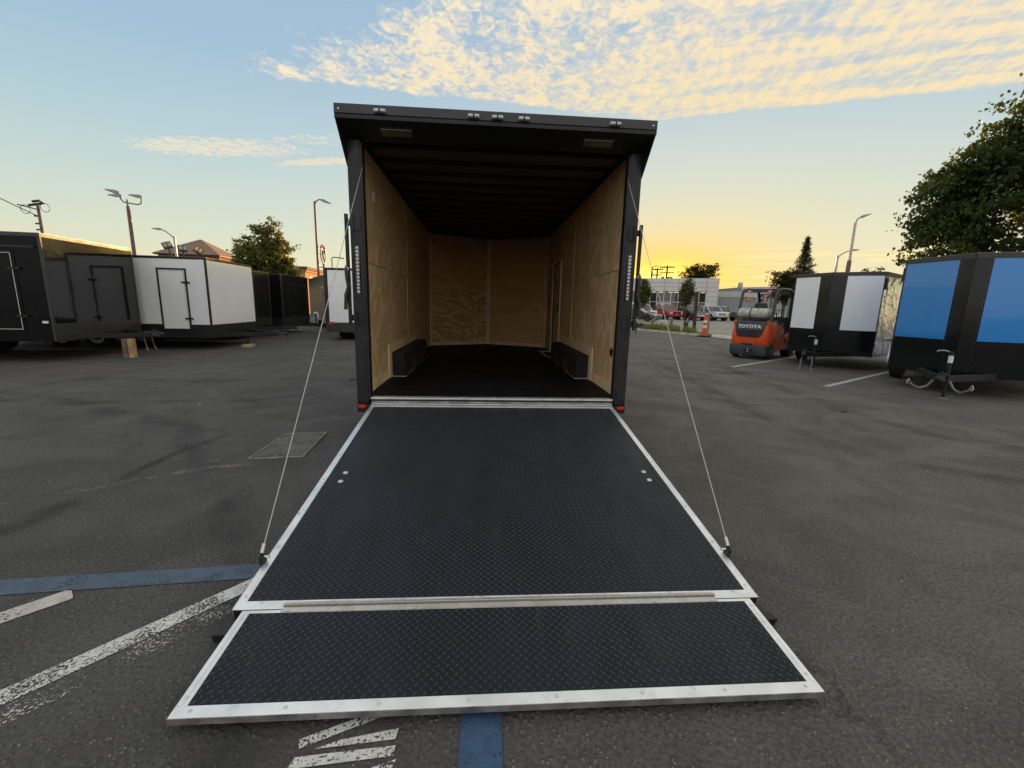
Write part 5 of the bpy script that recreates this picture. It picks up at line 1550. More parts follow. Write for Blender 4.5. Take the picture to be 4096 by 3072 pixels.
def leaf_tree(name, label, loc, lobes, trunk, n_clump, per, size, seed, m, spread=.28, group=None, droop=.5, rz=0.0, cat='tree', shell=.55):
    """lobes: (x, y, z, rx, ry, rz) in local metres; leaves sit in clumps, denser towards the outside"""
    rng = np.random.default_rng(seed)
    t = thing(name, label, cat, loc, rz, group)
    vol = np.array([q[3] * q[4] * q[5] for q in lobes]) ** .8
    pick = rng.choice(len(lobes), n_clump, p=vol / vol.sum())
    C = []
    for k in pick:
        q = lobes[k]
        d = rng.normal(0, 1, 3); d /= np.linalg.norm(d)
        r = rng.uniform(shell ** 3, 1.0) ** (1 / 3)
        C.append([q[0] + d[0] * q[3] * r, q[1] + d[1] * q[4] * r, q[2] + d[2] * q[5] * r])
    C = np.array(C)
    cs = rng.uniform(.55, 1.35, n_clump)
    P = []
    for c, s in zip(C, cs):
        k = max(3, int(per * s))
        # sprays hang: flattened and drawn out along a random bearing
        a = rng.uniform(0, 2 * pi); ax = np.array([cos(a), sin(a), rng.normal(.25, .3)])
        u = np.clip(rng.normal(0, 1, k), -1.7, 1.7)[:, None] * ax * spread * 1.15 * s
        P.append(c + u + np.clip(rng.normal(0, 1, (k, 3)), -1.7, 1.7) * np.array([spread, spread, spread * .62]) * .62 * s)
    P = np.concatenate(P)
    me = leaf_mesh(P, None, size, rng, droop)
    link('crown', me, m, t)
    h, r0 = trunk
    b = MB()
    b.tube([(0, 0, 0), (0.02, .0, h * .5), (-.02, .03, h)], [r0, r0 * .8, r0 * .6], 9)
    order = rng.choice(n_clump, min(26, n_clump), replace=False)
    for k in order:
        c = C[k]
        z0 = min(h, max(h * .45, c[2] * .55)); p0 = np.array([0, 0, z0])
        mid = p0 * .5 + c * .5 + np.array([0, 0, .12 * (c[2] - z0)])
        b.tube([p0, mid, c], [r0 * .42, r0 * .22, r0 * .06], 6)
    b.obj('trunk', BARK, t, smooth=60)
    return t


def build_trees():
    # big pear tree behind the blue trailer; local x = picture right
    az = radians(54)
    lat = Vector((cos(az), -sin(az), 0))
    left = Vector((13.95, 10.2, 0))
    base = left + lat * 3.9
    lob = []
    for u, z, r, rz in ((1.15, 3.75, 1.15, 1.2), (1.2, 4.9, 1.15, 1.15), (1.1, 5.4, .85, .65), (1.9, 6.0, .9, .55), (2.1, 5.5, 1.1, .85), (3.0, 4.2, 1.9, 1.7), (2.7, 6.4, 1.2, 1.0), (3.25, 7.2, 1.3, 1.1), (4.4, 5.6, 2.0, 2.0), (4.1, 8.2, 1.5, 1.4), (5.9, 4.9, 1.8, 1.8), (5.4, 7.2, 1.8, 1.9)):
        lob.append((u - 3.9, 0.0, z, r, r * .95, rz))
    leaf_tree('pear_tree', 'large dense leafy tree towering behind the blue trailer', base, lob, (5.2, .20), 1250, 66, .118, 5, LEAF_A, .20, rz=-az, droop=.75, shell=.30)
    # tree behind the row of trailers
    az = radians(-28.5); lat = Vector((cos(az), -sin(az), 0))
    lob = [(.55, 0, 5.65, .70, .7, 1.15), (-.35, 0, 5.3, .75, .75, 1.15), (-.95, 0, 4.2, .95, .9, .95), (.95, 0, 4.6, .95, .9, 1.15), (0, 0, 3.9, 1.5, 1.4, 1.2), (1.25, 0, 3.3, .85, .8, .75), (-1.25, 0, 3.3, .9, .8, .8), (.2, 0, 3.0, 1.5, 1.3, .7), (.62, 0, 6.55, .26, .26, .55), (-.38, 0, 6.3, .28, .28, .5), (1.35, 0, 5.1, .3, .3, .5), (-1.45, 0, 4.9, .3, .3, .45)]
    leaf_tree('leafy_tree', 'broad tree with sunlit yellow-green leaves behind the row of black trailers', (-15.6, 28.45, 0), lob, (3.4, .14), 640, 32, .165, 9, LEAF_B, .17, rz=-az, droop=.4, shell=.4)
    # two columnar street trees before the showroom
    G2 = 'columnar street trees before the showroom'
    for x, y, w, lab, sd in ((19.95, 49.3, .72, 'narrow columnar street tree in front of the white police-like SUV', 21), (24.6, 47.35, .82, 'narrow columnar street tree standing before the dark pickup', 22)):
        lab = lab.replace('police-like SUV', 'SUV with a roof rack')
        lob = [(0, 0, 3.9, w * .75, w * .75, 1.1), (.1, 0, 3.2, w, w, 1.1), (-.05, 0, 2.5, w * .8, w * .8, .8)]
        leaf_tree('street_tree', lab, (x, y, 0), lob, (2.6, .07), 210, 22, .17, sd, LEAF_C, .17, group=G2)
    # dark round trees beyond
    lob = [(-1.9, 0, 6.9, 1.3, 1.2, 1.6), (-.7, 0, 7.3, 1.3, 1.2, 1.5), (.9, 0, 7.1, 1.5, 1.2, 1.6), (1.8, 0, 7.8, .9, .9, 1.3), (0, 0, 5.5, 2.6, 2, 1.6)]
    leaf_tree('round_tree', 'dark round tree rising behind the showroom roof', (36.1, 67.3, 0), lob, (5.5, .25), 300, 26, .30, 31, LEAF_D, .34, rz=radians(-29), droop=.2)
    lob = [(-.6, 0, 4.6, 1.0, .9, 1.0), (.6, 0, 4.7, 1.2, 1.0, 1.1), (1.8, 0, 4.3, 1.3, 1.0, 1.3), (.4, 0, 3.4, 1.8, 1.3, 1.0)]
    leaf_tree('bushy_tree', 'dark bushy tree at the foot of the tall conifer', (32.1, 40.5, 0), lob, (3.2, .2), 280, 24, .22, 33, LEAF_D, .27, rz=radians(-38), droop=.2)
    for x, y, h, w, lab, sd in ((60.65, 62.3, 8.7, .7, 'tiny pointed tree far off above the white trailer roof', 41), (61.9, 61.2, 8.8, 1.2, 'tiny rounded tree far off above the white trailer roof', 42)):
        lob = [(0, 0, h - 1.0, w * .6, w * .6, 1.0), (0, 0, h - 2.4, w, w, 1.2), (0, 0, h - 4, w * 1.2, w, 1.4)]
        leaf_tree('distant_tree', lab, (x, y, 0), lob, (h - 3, .2), 90, 18, .30, sd, LEAF_D, .28, droop=.1)
    # conifer
    t = thing('conifer', 'tall dark conifer with drooping tiers of branches', 'tree', (36.2, 43.7, 0))
    rng = np.random.default_rng(77)
    MB().tube([(0, 0, 0), (0, 0, 5), (.05, 0, 9.9)], [.25, .17, .02], 8).obj('trunk', BARK, t, smooth=60)
    P = []; br = MB()
    for k in range(30):
        z = 2.8 + 7.0 * (k / 30); R = (10.1 - z) * .30 + .05
        for j in range(6):
            a = k * 2.4 + j * 1.05 + rng.uniform(-.3, .3); Lr = R * rng.uniform(.65, 1.15)
            tip = np.array([cos(a) * Lr, sin(a) * Lr, z + Lr * .12 - .05])
            br.tube([(0, 0, z), (tip[0] * .5, tip[1] * .5, z - Lr * .04), tuple(tip)], [.025, .018, .006], 4)
            n = int(12 + 26 * Lr)
            u = rng.uniform(.12, 1.0, n)
            pts = np.stack([tip[0] * u, tip[1] * u, z + (tip[2] - z) * u * u - .08 * u], 1) + rng.normal(0, .07, (n, 3))
            P.append(pts)
    o = br.obj('branches', BARK, t); o['kind'] = 'stuff'
    me = leaf_mesh(np.concatenate(P), None, .26, rng, .35, .16)
    link('crown', me, NEEDLE, t)


build_trees()


# ------------------------------------------------------------------ forklift
def build_forklift():
    t = thing('forklift', 'orange and black forklift with a gas cylinder on its hood', 'forklift', (7.95, 8.21, 0), radians(35.8))
    OR = mat('forklift_orange', (0.76, 0.095, 0.018), .45, 0, .35, 0, vary=.12, vscale=3, dirt=(0.36, 0.06, 0.02, .4), rvary=.1)
    GY = mat('forklift_charcoal', (0.028, 0.032, 0.040), .5, 0, .5, vary=.3, vscale=4, rvary=.1, dirt=(0.10, 0.095, 0.09, .5))
    BK = mat('forklift_black', (0.012, 0.012, 0.012), .5, vary=.3)
    HW = .525
    def ring(z, w, x_rear, x_front, curve, rr=.16, n=6):
        """plan outline: rounded, bowed rear; square front"""
        pts = []
        ys = [-w + rr * (1 - cos(pi / 2 * k / n)) for k in range(n + 1)]
        pts.append((x_front, -w, z))
        for k in range(n + 1):
            a = pi / 2 * k / n
            pts.append((x_rear + curve + rr * (1 - sin(a)), -w + rr * (1 - cos(a)), z))
        for k in range(1, 8):
            y = (-w + rr) + (2 * (w - rr)) * k / 8
            pts.append((x_rear + curve * (abs(y) / (w - rr)) ** 2, y, z))
        for k in range(n, -1, -1):
            a = pi / 2 * k / n
            pts.append((x_rear + curve + rr * (1 - sin(a)), w - rr * (1 - cos(a)), z))
        pts.append((x_front, w, z))
        return pts
    # counterweight foot
    MB().rings([ring(.07, HW - .03, -.40, -.21, .05, .13), ring(.12, HW + .01, -.44, -.21, .05, .13), ring(.38, HW + .012, -.455, -.21, .05, .13), ring(.405, HW - .01, -.445, -.21, .05, .13)]).obj('counterweight_base', GY, t, smooth=35)
    cw = MB().rings([ring(.4055, HW - .015, -.425, .24, .05), ring(.43, HW, -.435, .24, .05), ring(.70, HW, -.435, .24, .05), ring(.98, HW - .02, -.40, .24, .05), ring(1.06, HW - .045, -.365, .24, .05)]).obj('counterweight', OR, t, smooth=35)
    # dark rear grille panel, following the bowed rear, in two pieces
    def rear_x(y, z):
        zz = min(max(z, .43), 1.06)
        xr = -.435 if zz < .70 else (-.435 + (zz - .70) / .28 * .035 if zz < .98 else -.40 + (zz - .98) / .08 * .035)
        return xr + .05 * (abs(y) / (HW - .16)) ** 2
    def patch(rows, off, nm, m, parent=t):
        b = MB(); n = 12; G_ = []
        for z, y0, y1 in rows:
            G_.append([(rear_x(y0 + (y1 - y0) * k / n, z) - off, y0 + (y1 - y0) * k / n, z) for k in range(n + 1)])
        vs = [p for r in G_ for p in r]; fs = []
        for i in range(len(G_) - 1):
            for k in range(n):
                fs.append((i * (n + 1) + k, (i + 1) * (n + 1) + k, (i + 1) * (n + 1) + k + 1, i * (n + 1) + k + 1))
        # rim back to the body
        o = len(vs); vs += [(p[0] + off + .01, p[1], p[2]) for p in vs]
        N_ = (n + 1); R_ = len(G_)
        loop = [k for k in range(N_)] + [i * N_ + n for i in range(1, R_)] + [(R_ - 1) * N_ + k for k in range(n - 1, -1, -1)] + [i * N_ for i in range(R_ - 2, 0, -1)]
        for a, c in zip(loop, loop[1:] + loop[:1]):
            fs.append((a, c, c + o, a + o))
        return b.add(vs, fs).obj(nm, m, parent, smooth=40)
    patch([(.63, -.24, .24), (.645, -.30, .30), (.69, -.345, .345), (.80, -.375, .375), (.835, -.385, .385)], .010, 'grille', BK)
    patch([(.838, -.385, .385), (.93, -.41, .41), (1.04, -.44, .44), (1.062, -.44, .44)], .016, 'hood_panel', GY)
    for k in range(7):
        y = -.16 + k * .055
        MB().box(rear_x(y, .74) - .022, rear_x(y, .74) - .008, y - .018, y + .018, .66, .81).obj('grille_slat', mat('grille_slat', (0.03, 0.03, 0.032), .5), t)
    MB().box(-.452, -.40, -.16, .13, .4055, .455).obj('tow_recess', BK, t, bevel=.01)
    MB().box(-.468, -.40, -.15, .05, .185, .30).obj('tow_pin_box', BK, t, bevel=.01)
    MB().cyl((-.46, -.05, .19), (-.46, -.05, .31), .018, n=8).obj('tow_pin', STEEL, t)
    MB().cyl((-.43, .12, .095), (-.47, .12, .095), .045, n=12).obj('exhaust', mat('rust', (0.09, 0.06, 0.04), .8), t)
    # lettering on the rear panel
    cu = bpy.data.curves.new('lettering', 'FONT'); cu.body = 'TOYOTA'; cu.size = .130; cu.extrude = .003; cu.align_x = 'CENTER'; cu.align_y = 'CENTER'; cu.offset = .0045; cu.space_character = 1.12
    tmp = bpy.data.objects.new('lettering_curve', cu); COL.objects.link(tmp)
    bpy.context.view_layer.update()
    me = bpy.data.meshes.new_from_object(tmp.evaluated_get(bpy.context.evaluated_depsgraph_get()))
    bpy.data.objects.remove(tmp)
    for v in me.vertices:
        yy, zz = -v.co.x * 1.08, v.co.y
        v.co = Vector((rear_x(yy, .935 + zz) - .0175 - .004 + -v.co.z, yy, .935 + zz))
    me.materials.clear()
    link('lettering', me, mat('letter_white', (0.78, 0.78, 0.76), .4), t)
    # hood, body sides, floor plate
    MB().hull([(-.30, -.44, 1.0605), (.55, -.44, 1.0605), (.55, .44, 1.0605), (-.30, .44, 1.0605)], [(-.26, -.40, 1.10), (.55, -.42, 1.11), (.55, .42, 1.11), (-.26, .40, 1.10)]).obj('hood', GY, t, bevel=.02)
    for s in (-1, 1):
        MB().prism([(.242, .30), (.40, .24), (1.30, .24), (1.42, .34), (1.42, .48), (.95, .48), (.72, .78), (.60, .96), (.242, 1.02)], *sorted((s * .44, s * .52)), plane='xz').obj('side_panel', OR, t, bevel=.015)
        MB().prism([(.61, .97), (.73, .80), (.96, .50), (1.20, .50), (1.20, .56), (1.0, .56), (.80, .90), (.70, 1.04)], *sorted((s * .46, s * .50)), plane='xz').obj('step_panel', BK, t)
        MB().box(1.0, 1.35, *sorted((s * .47, s * .56)), .44, .47).obj('step', BK, t)
        # rear lamp cluster on the corner
        MB().box(-.30, -.25, *sorted((s * .40, s * .505)), .98, 1.10).obj('corner_cap', OR, t, bevel=.012)
    MB().box(.243, 1.40, -.439, .439, .26, .50).obj('floor_plate', BK, t)
    MB().box(.25, .60, -.438, .438, .505, 1.059).obj('engine_cover', BK, t)
    # wheels
    for s in (-1, 1):
        w = MB().tube([(0, s * .30, .225), (0, s * .32, .225), (0, s * .50, .225), (0, s * .525, .225)], [.20, .225, .225, .19], 24).obj('wheel', TYRE, t, smooth=40)
        MB().cyl((0, s * .515, .225), (0, s * .533, .225), .125, .10, 16).obj('rim', mat('forklift_rim', (0.10, 0.09, 0.08), .6), w)
        w = MB().tube([(1.54, s * .30, .33), (1.54, s * .33, .33), (1.54, s * .52, .33), (1.54, s * .55, .33)], [.30, .33, .33, .28], 24).obj('wheel', TYRE, t, smooth=40)
        MB().cyl((1.54, s * .545, .33), (1.54, s * .563, .33), .17, .14, 16).obj('rim', mat('forklift_rim', (0.10, 0.09, 0.08), .6), w)
        MB().prism([(1.12, .48), (1.16, .66), (1.34, .74), (1.80, .74), (1.92, .60), (1.92, .56), (1.78, .69), (1.36, .69), (1.22, .62), (1.19, .48)], *sorted((s * .30, s * .55)), plane='xz').obj('fender', OR, t)
    # overhead guard
    g_ = MB()
    for s in (-1, 1):
        y = s * .47
        g_.tube([(-.20, y, 1.07), (-.05, y, 1.55), (.03, y, 1.90), (.12, y, 1.985), (.40, y, 2.02), (1.02, y, 2.02), (1.20, y, 1.95), (1.30, y, 1.75), (1.42, y, .95), (1.44, y, .72)], .043, 8)
    for x, z in ((.06, 1.95), (1.10, 1.99)):
        g_.box(x - .03, x + .03, -.45, .45, z - .035, z + .035)
    for k in range(6):
        x = .22 + k * .15
        g_.box(x - .012, x + .012, -.45, .45, 2.0, 2.03)
    g_.obj('overhead_guard', mat('guard_dark', (0.05, 0.052, 0.05), .45, .2, vary=.2), t, smooth=45)
    for s in (-1, 1):
        l = MB().box(.01, .029, *sorted((s * .20, s * .36)), 1.925, 1.975).obj('tail_lamp', RED, t)
        MB().box(.004, .0095, *sorted((s * .25, s * .31)), 1.932, 1.968).obj('lens', WHITEP, l)
    MB().box(.0, .08, .36, .44, 1.70, 1.80).obj('turn_lamp', mat('amber', (0.55, 0.18, 0.02), .3), t)
    # gas cylinder lying across the hood
    TK = mat('tank_paint', (0.46, 0.47, 0.40), .55, .1, vary=.25, vscale=5, dirt=(0.18, 0.13, 0.08, .7), rvary=.1)
    tk = MB().tube([(-.08, .47, 1.31), (-.08, .45, 1.31), (-.08, .40, 1.31), (-.08, .36, 1.31), (-.08, -.30, 1.31), (-.08, -.36, 1.31), (-.08, -.40, 1.31)], [.10, .135, .15, .155, .155, .145, .11], 24).obj('gas_cylinder', TK, t, smooth=50)
    for y in (.20, -.10):
        MB().torus((-.08, y, 1.31), .157, .008, (0, 1, 0), 26, 5).obj('band', TK, tk, smooth=60)
    MB().torus((-.08, .10, 1.31), .162, .014, (0, 1, 0), 26, 5).obj('strap', BK, tk, smooth=60)
    MB().tube([(-.08, -.39, 1.31), (-.08, -.47, 1.31)], [.13, .13], 18).obj('collar', mat('tank_collar', (0.22, 0.21, 0.18), .6), tk, smooth=50)
    MB().cyl((-.08, -.47, 1.31), (-.08, -.50, 1.31), .03, n=8).obj('valve', STEEL, tk)
    MB().tube([(-.08, -.50, 1.31), (.02, -.53, 1.33), (.10, -.50, 1.22), (.14, -.44, 1.10)], .012, 6).obj('hose', BK, tk)
    MB().box(-.22, .06, -.34, .42, 1.112, 1.150).obj('cylinder_cradle', BK, t, bevel=.01)
    # seat, wheel, levers
    MB().hull([(.30, -.25, 1.112), (.80, -.25, 1.112), (.80, .25, 1.112), (.30, .25, 1.112)], [(.32, -.24, 1.24), (.82, -.24, 1.21), (.82, .24, 1.21), (.32, .24, 1.24)]).obj('seat', BK, t, bevel=.03)
    MB().hull([(.26, -.22, 1.20), (.38, -.22, 1.20), (.38, .22, 1.20), (.26, .22, 1.20)], [(.18, -.17, 1.62), (.26, -.17, 1.62), (.26, .17, 1.62), (.18, .17, 1.62)]).obj('backrest', mat('seat_grey', (0.06, 0.058, 0.055), .7), t, bevel=.04)
    MB().tube([(1.24, .06, .70), (1.05, .06, 1.28)], .03, 8).obj('steering_column', BK, t)
    MB().torus((1.03, .06, 1.32), .15, .014, (-.35, 0, .94), 20, 6).obj('steering_wheel', BK, t)
    MB().box(1.18, 1.40, -.42, .42, .505, 1.22).obj('cowl', BK, t, bevel=.03)
    for k in range(4):
        MB().tube([(1.20, -.12 - k * .07, 1.20), (1.12, -.12 - k * .07, 1.42)], .01, 6).obj('lever', STEEL, t)
        MB().ball((1.12, -.12 - k * .07, 1.43), .02, 8, 5).obj('knob', BK, t)
    MB().box(.62, .80, -.52, -.445, .56, .86).obj('wiper_bottle', mat('bottle_white', (0.62, 0.58, 0.48), .5), t, bevel=.03)
    # decal on the right side: pale frame with a dark mark
    d = MB().box(1.02, 1.22, -.5265, -.5205, .36, .44).obj('decal', WHITEP, t)
    MB().box(1.04, 1.20, -.529, -.527, .375, .425).obj('decal_mark', BK, d)
    # mast, carriage and forks
    for s in (-1, 1):
        MB().box(1.80, 1.90, *sorted((s * .22, s * .32)), .10, 2.0).obj('mast_rail', BK, t)
        MB().box(1.905, 1.98, *sorted((s * .20, s * .21 + s * .07)), .12, 1.95).obj('inner_rail', BK, t)
        MB().cyl((1.77, s * .24, .15), (1.77, s * .24, 1.8), .035, n=10).obj('lift_cylinder', STEEL, t)
        MB().prism([(2.06, .50), (2.06, .03), (3.05, .02), (3.05, .035), (2.11, .08), (2.11, .50)], *sorted((s * .25, s * .37)), plane='xz').obj('fork', BK, t)
    MB().box(1.985, 2.055, -.45, .45, .22, .30).obj('carriage', BK, t)
    MB().box(1.985, 2.055, -.45, .45, .44, .52).obj('carriage', BK, t)
    for k in range(7):
        MB().box(2.0, 2.03, -.42 + k * .14 - .012, -.42 + k * .14 + .012, .525, 1.15).obj('load_guard_bar', BK, t)
    MB().box(1.79, 1.91, -.33, .33, 1.93, 2.0).obj('mast_head', BK, t)


build_forklift()


# ------------------------------------------------------------------ vehicles in front of the showroom
def paint(nm, c):
    return mat('paint_' + nm, c, .22, 0, .5, .8, rvary=.05)


def vehicle(label, kind, col, loc, heading, name):
    """x forward; centre of the wheelbase at the origin"""
    t = thing(name, label, 'car' if kind in ('sedan', 'jeep', 'suv') else 'pickup truck', (*loc, 0), heading, 'vehicles parked before the showroom')
    K = dict(
        pickup=dict(L=5.6, W=1.95, wb=3.55, r=.40, sill=.45, belt=1.12, hood=1.16, roof=1.86, front=-.02, c0=1.35, c1=-1.05, r0=.70, r1=-.85, bed=True),
        suv=dict(L=5.1, W=1.98, wb=3.0, r=.39, sill=.42, belt=1.15, hood=1.12, roof=1.90, front=0, c0=1.20, c1=-2.35, r0=.55, r1=-2.10, bed=False),
        sedan=dict(L=4.8, W=1.82, wb=2.8, r=.34, sill=.30, belt=.92, hood=.90, roof=1.42, front=0, c0=1.00, c1=-1.75, r0=.20, r1=-1.05, bed=False),
        jeep=dict(L=4.3, W=1.85, wb=2.75, r=.45, sill=.60, belt=1.22, hood=1.20, roof=1.88, front=0, c0=.60, c1=-1.95, r0=.45, r1=-1.85, bed=False))[kind]
    L, W, wb, r = K['L'], K['W'], K['wb'], K['r']
    xf = wb / 2 + (.90 if kind != 'jeep' else .60); xr = xf - L
    h = W / 2
    P = paint(col[0], col[1])
    def arch(cx, R, n=8):
        return [(cx + R * cos(pi - pi * k / n), r + R * sin(pi - pi * k / n)) for k in range(n + 1)]
    Ra = r + .07
    # body side profile with wheel arches
    if kind == 'sedan':
        top = [(xf, .42), (xf - .05, .62), (xf - .35, .74), (K['c0'] + .1, K['hood']), (K['c0'] - .1, K['belt']), (K['c1'], K['belt'] + .06), (xr + .12, K['belt'] + .04), (xr, .78), (xr, .40)]
    else:
        top = [(xf, .52), (xf, K['hood'] - .12), (xf - .10, K['hood'] - .02), (K['c0'], K['hood'] + .03), (K['c0'] - .05, K['belt']), (K['c1'], K['belt'])] + ([(K['c1'] - .05, K['belt'] + .05), (xr, K['belt'] + .03)] if K['bed'] else [(xr + .05, K['belt'])]) + [(xr, .50)]
    bottom = [(xr + .05, K['sill'])] + [q for q in arch(-wb / 2, Ra) if q[1] > K['sill'] - .02] + [q for q in arch(wb / 2, Ra) if q[1] > K['sill'] - .02] + [(xf - .05, K['sill'])]
    prof = top + bottom
    prof = prof[::-1]
    nose = lambda x: 1 - .10 * max(0, (x - wb / 2) / .9) ** 2 - .05 * max(0, (-x - wb / 2) / .9) ** 2
    b = MB(); n = len(prof)
    tz = lambda z: 1.0 if z < .95 * K['belt'] else .96
    vs = [(x, -h * nose(x) * tz(z), z) for x, z in prof] + [(x, h * nose(x) * tz(z), z) for x, z in prof]
    fs = [tuple(range(n)), tuple(range(2 * n - 1, n - 1, -1))] + [(i, n + i, n + (i + 1) % n, (i + 1) % n) for i in range(n)]
    bm = bmesh.new()
    V = [bm.verts.new(v) for v in vs]
    for f in fs:
        bm.faces.new([V[i] for i in f])
    bmesh.ops.triangulate(bm, faces=[f for f in bm.faces if len(f.verts) > 4])
    bmesh.ops.recalc_face_normals(bm, faces=bm.faces)
    me = bpy.data.meshes.new('body'); bm.to_mesh(me); bm.free()
    body = link('body', me, P if kind != 'jeep' else P, t)
    # glasshouse
    cb, ct = K['belt'] + .002, K['roof'] - .05
    a0, a1, b0, b1 = K['c0'], K['c1'], K['r0'], K['r1']
    wB, wT = h * .955, h * .80
    MB().hull([(a0, -wB, cb), (a0, wB, cb), (a1, wB, cb), (a1, -wB, cb)][::-1], [(b0, -wT, ct), (b0, wT, ct), (b1, wT, ct), (b1, -wT, ct)][::-1]).obj('glass', GLASS, t)
    MB().hull([(b0 + .03, -wT - .01, ct + .001), (b0 + .03, wT + .01, ct + .001), (b1 - .03, wT + .01, ct + .001), (b1 - .03, -wT - .01, ct + .001)][::-1],
              [(b0 - .12, -wT + .08, ct + .06), (b0 - .12, wT - .08, ct + .06), (b1 + .12, wT - .08, ct + .06), (b1 + .12, -wT + .08, ct + .06)][::-1]).obj('roof', P, t, smooth=50)
    xs = [(a0, b0), (a1, b1)]
    mids = {'pickup': [.48], 'suv': [.36, .66], 'sedan': [.46], 'jeep': [.45]}[kind]
    for m_ in mids:
        xs.append((a0 + (a1 - a0) * m_, b0 + (b1 - b0) * m_))
    for s in (-1, 1):
        for xa, xb in xs:
            MB().tube([(xa, s * (wB + .004), cb), (xb, s * (wT + .006), ct)], .05, 4).obj('pillar', P, t)
    # wheels
    for x in (wb / 2, -wb / 2):
        for s in (-1, 1):
            w = MB().tube([(x, s * (h - .26), r), (x, s * (h - .22), r), (x, s * (h - .03), r), (x, s * (h + .0), r)], [r * .9, r, r, r * .9], 20).obj('wheel', TYRE, t, smooth=40)
            MB().tube([(x, s * (h - .02), r), (x, s * (h + .012), r), (x, s * (h - .01), r)], [r * .66, r * .64, r * .15], 16).obj('rim', RIMD if kind in ('jeep', 'sedan') else RIM, w, smooth=40)
    MB().box(xr + .3, xf - .3, -h * .8, h * .8, K['sill'] - .12, K['sill'] + .15).obj('underbody', BLACKM, t)
    # front end
    zl = K['hood'] - .28
    grm = {'pickup': CHROME, 'suv': BLACKM, 'sedan': BLACKM, 'jeep': BLACKM}[kind]
    if kind == 'pickup':
        g_ = MB().box(xf - .02, xf + .025, -.52, .52, zl - .22, zl + .10).obj('grille', CHROME if col[0] != 'red' else BLACKM, t, bevel=.02)
        for k in range(3):
            MB().box(xf + .0255, xf + .04, -.46, .46, zl - .19 + k * .09, zl - .13 + k * .09).obj('grille_bar', BLACKM, g_)
        MB().box(xf + .0405, xf + .05, -.11, .11, zl - .09, zl - .02).obj('emblem', CHROME, g_)
        MB().box(xf - .05, xf + .10, -h * .92, h * .92, .50, .72).obj('bumper', CHROME if col[0] != 'red' else P, t, bevel=.03)
        MB().box(xf - .04, xf + .06, -h * .8, h * .8, .38, .499).obj('valance', BLACKM, t)
    elif kind == 'jeep':
        g_ = MB().box(xf - .02, xf + .02, -.55, .55, zl - .15, zl + .22).obj('grille', P, t)
        for k in range(7):
            MB().box(xf + .0205, xf + .03, -.30 + k * .1 - .02, -.30 + k * .1 + .02, zl - .10, zl + .16).obj('grille_slot', BLACKM, g_)
        MB().box(xf + .02, xf + .28, -h * .95, h * .95, .60, .76).obj('bumper', BLACKM, t, bevel=.02)
        for s in (-1, 1):
            MB().box(wb / 2 - .62, wb / 2 + .55, *sorted((s * (h - .25), s * (h + .14))), K['hood'] - .16, K['hood'] - .10).obj('fender_flare', BLACKM, t)
    else:
        MB().box(xf - .06, xf + .02, -.50, .50, zl - .16, zl + .05).obj('grille', grm, t, bevel=.02)
        MB().box(xf - .10, xf + .06, -h * .90, h * .90, .34 if kind == 'sedan' else .46, .56 if kind == 'sedan' else .72).obj('bumper', P, t, bevel=.04)
    HLM = mat('headlamp', (0.70, 0.70, 0.68), .12, 0, .8, .3)
    for s in (-1, 1):
        if kind == 'jeep':
            MB().tube([(xf + .01, s * .68, zl + .05), (xf + .06, s * .68, zl + .05)], [.11, .10], 14).obj('headlight', HLM, t)
        else:
            zz = .66 if kind == 'sedan' else zl
            MB().box(xf - .14 if kind != 'sedan' else xf - .30, xf + .015 if kind != 'sedan' else xf - .02, *sorted((s * .56, s * (h * .90))), zz - .10, zz + .08).obj('headlight', HLM, t, bevel=.02)
        MB().obox((a0 - .28, s * (h + .10), cb + .12), (.16, .22, .17)).obj('mirror', P if kind != 'pickup' else BLACKM, t, bevel=.03)
        MB().box(xr - .01, xr + .05, *sorted((s * (h - .22), s * (h - .04))), K['belt'] - .35, K['belt'] - .05).obj('tail_lamp', RED, t)
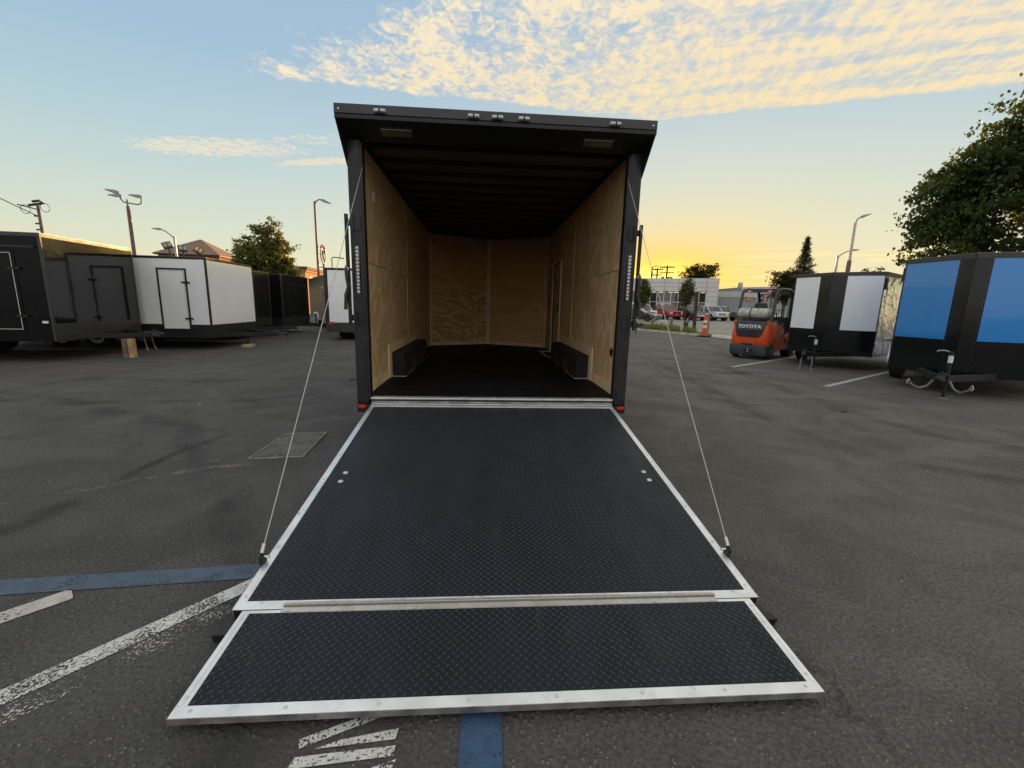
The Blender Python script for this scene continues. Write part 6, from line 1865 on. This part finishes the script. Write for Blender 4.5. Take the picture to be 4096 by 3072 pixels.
        # door seams as thin dark recess strips
        for u in (a0 - .15, (a0 + a1) / 2 - .1, a1 + .1):
            MB().box(u - .008, u + .008, *sorted((s * (h + .0005), s * (h * .99))), K['sill'] + .1, K['belt'] - .05).obj('door_seam', BLACKM, t)
    if K['bed']:
        b = MB()
        x0, x1 = xr + .06, K['c1'] - .10
        b.box(x0, x1, -h * .90, h * .90, K['belt'] + .031, K['belt'] + .06)
        b.obj('bed_cover', BLACKM, t)
    if kind == 'suv':
        b = MB()
        for k in range(3):
            b.box(-1.5 + k * .55, -1.1 + k * .55, -.55, .55, K['roof'] + .02, K['roof'] + .16)
        b.obj('roof_rack', WHITEP, t, bevel=.03)
    return t


def build_vehicles():
    def head(az, ang):
        v = Vector((-sin(radians(az)), -cos(radians(az)))); rgt = Vector((cos(radians(az)), -sin(radians(az))))
        d = v * cos(radians(ang)) + rgt * sin(radians(ang))
        return atan2(d.y, d.x)
    vehicle('black sedan in side view in front of the white SUV', 'sedan', ('black', (0.008, 0.008, 0.009)), (16.6, 41.5), head(21, 66), 'sedan')
    vehicle('white SUV with a loaded roof rack behind the black sedan', 'suv', ('white', (0.78, 0.78, 0.78)), (20.7, 52.0), head(22, 36), 'sport_utility_vehicle')
    vehicle('red pickup truck with a dark grille between white and dark vehicles', 'pickup', ('red', (0.52, 0.02, 0.016)), (23.7, 51.2), head(24, 33), 'pickup_truck')
    vehicle('dark pickup truck with a big chrome grille behind the street tree', 'pickup', ('dark', (0.03, 0.03, 0.034)), (26.3, 50.0), head(26, 35), 'pickup_truck')
    vehicle('silver white pickup truck with a chrome bumper beside the off-roader', 'pickup', ('silver', (0.66, 0.68, 0.71)), (29.2, 50.2), head(29, 34), 'pickup_truck')
    vehicle('black boxy off-roader with big tyres at the warehouse end of the row', 'jeep', ('jeep_black', (0.014, 0.013, 0.011)), (31.2, 51.2), head(31, 52), 'off_roader')
    vehicle('pale sedan parked by the warehouse, seen through the forklift cage', 'sedan', ('pale', (0.50, 0.53, 0.55)), (43.0, 58.0), head(36, 30), 'sedan')


build_vehicles()
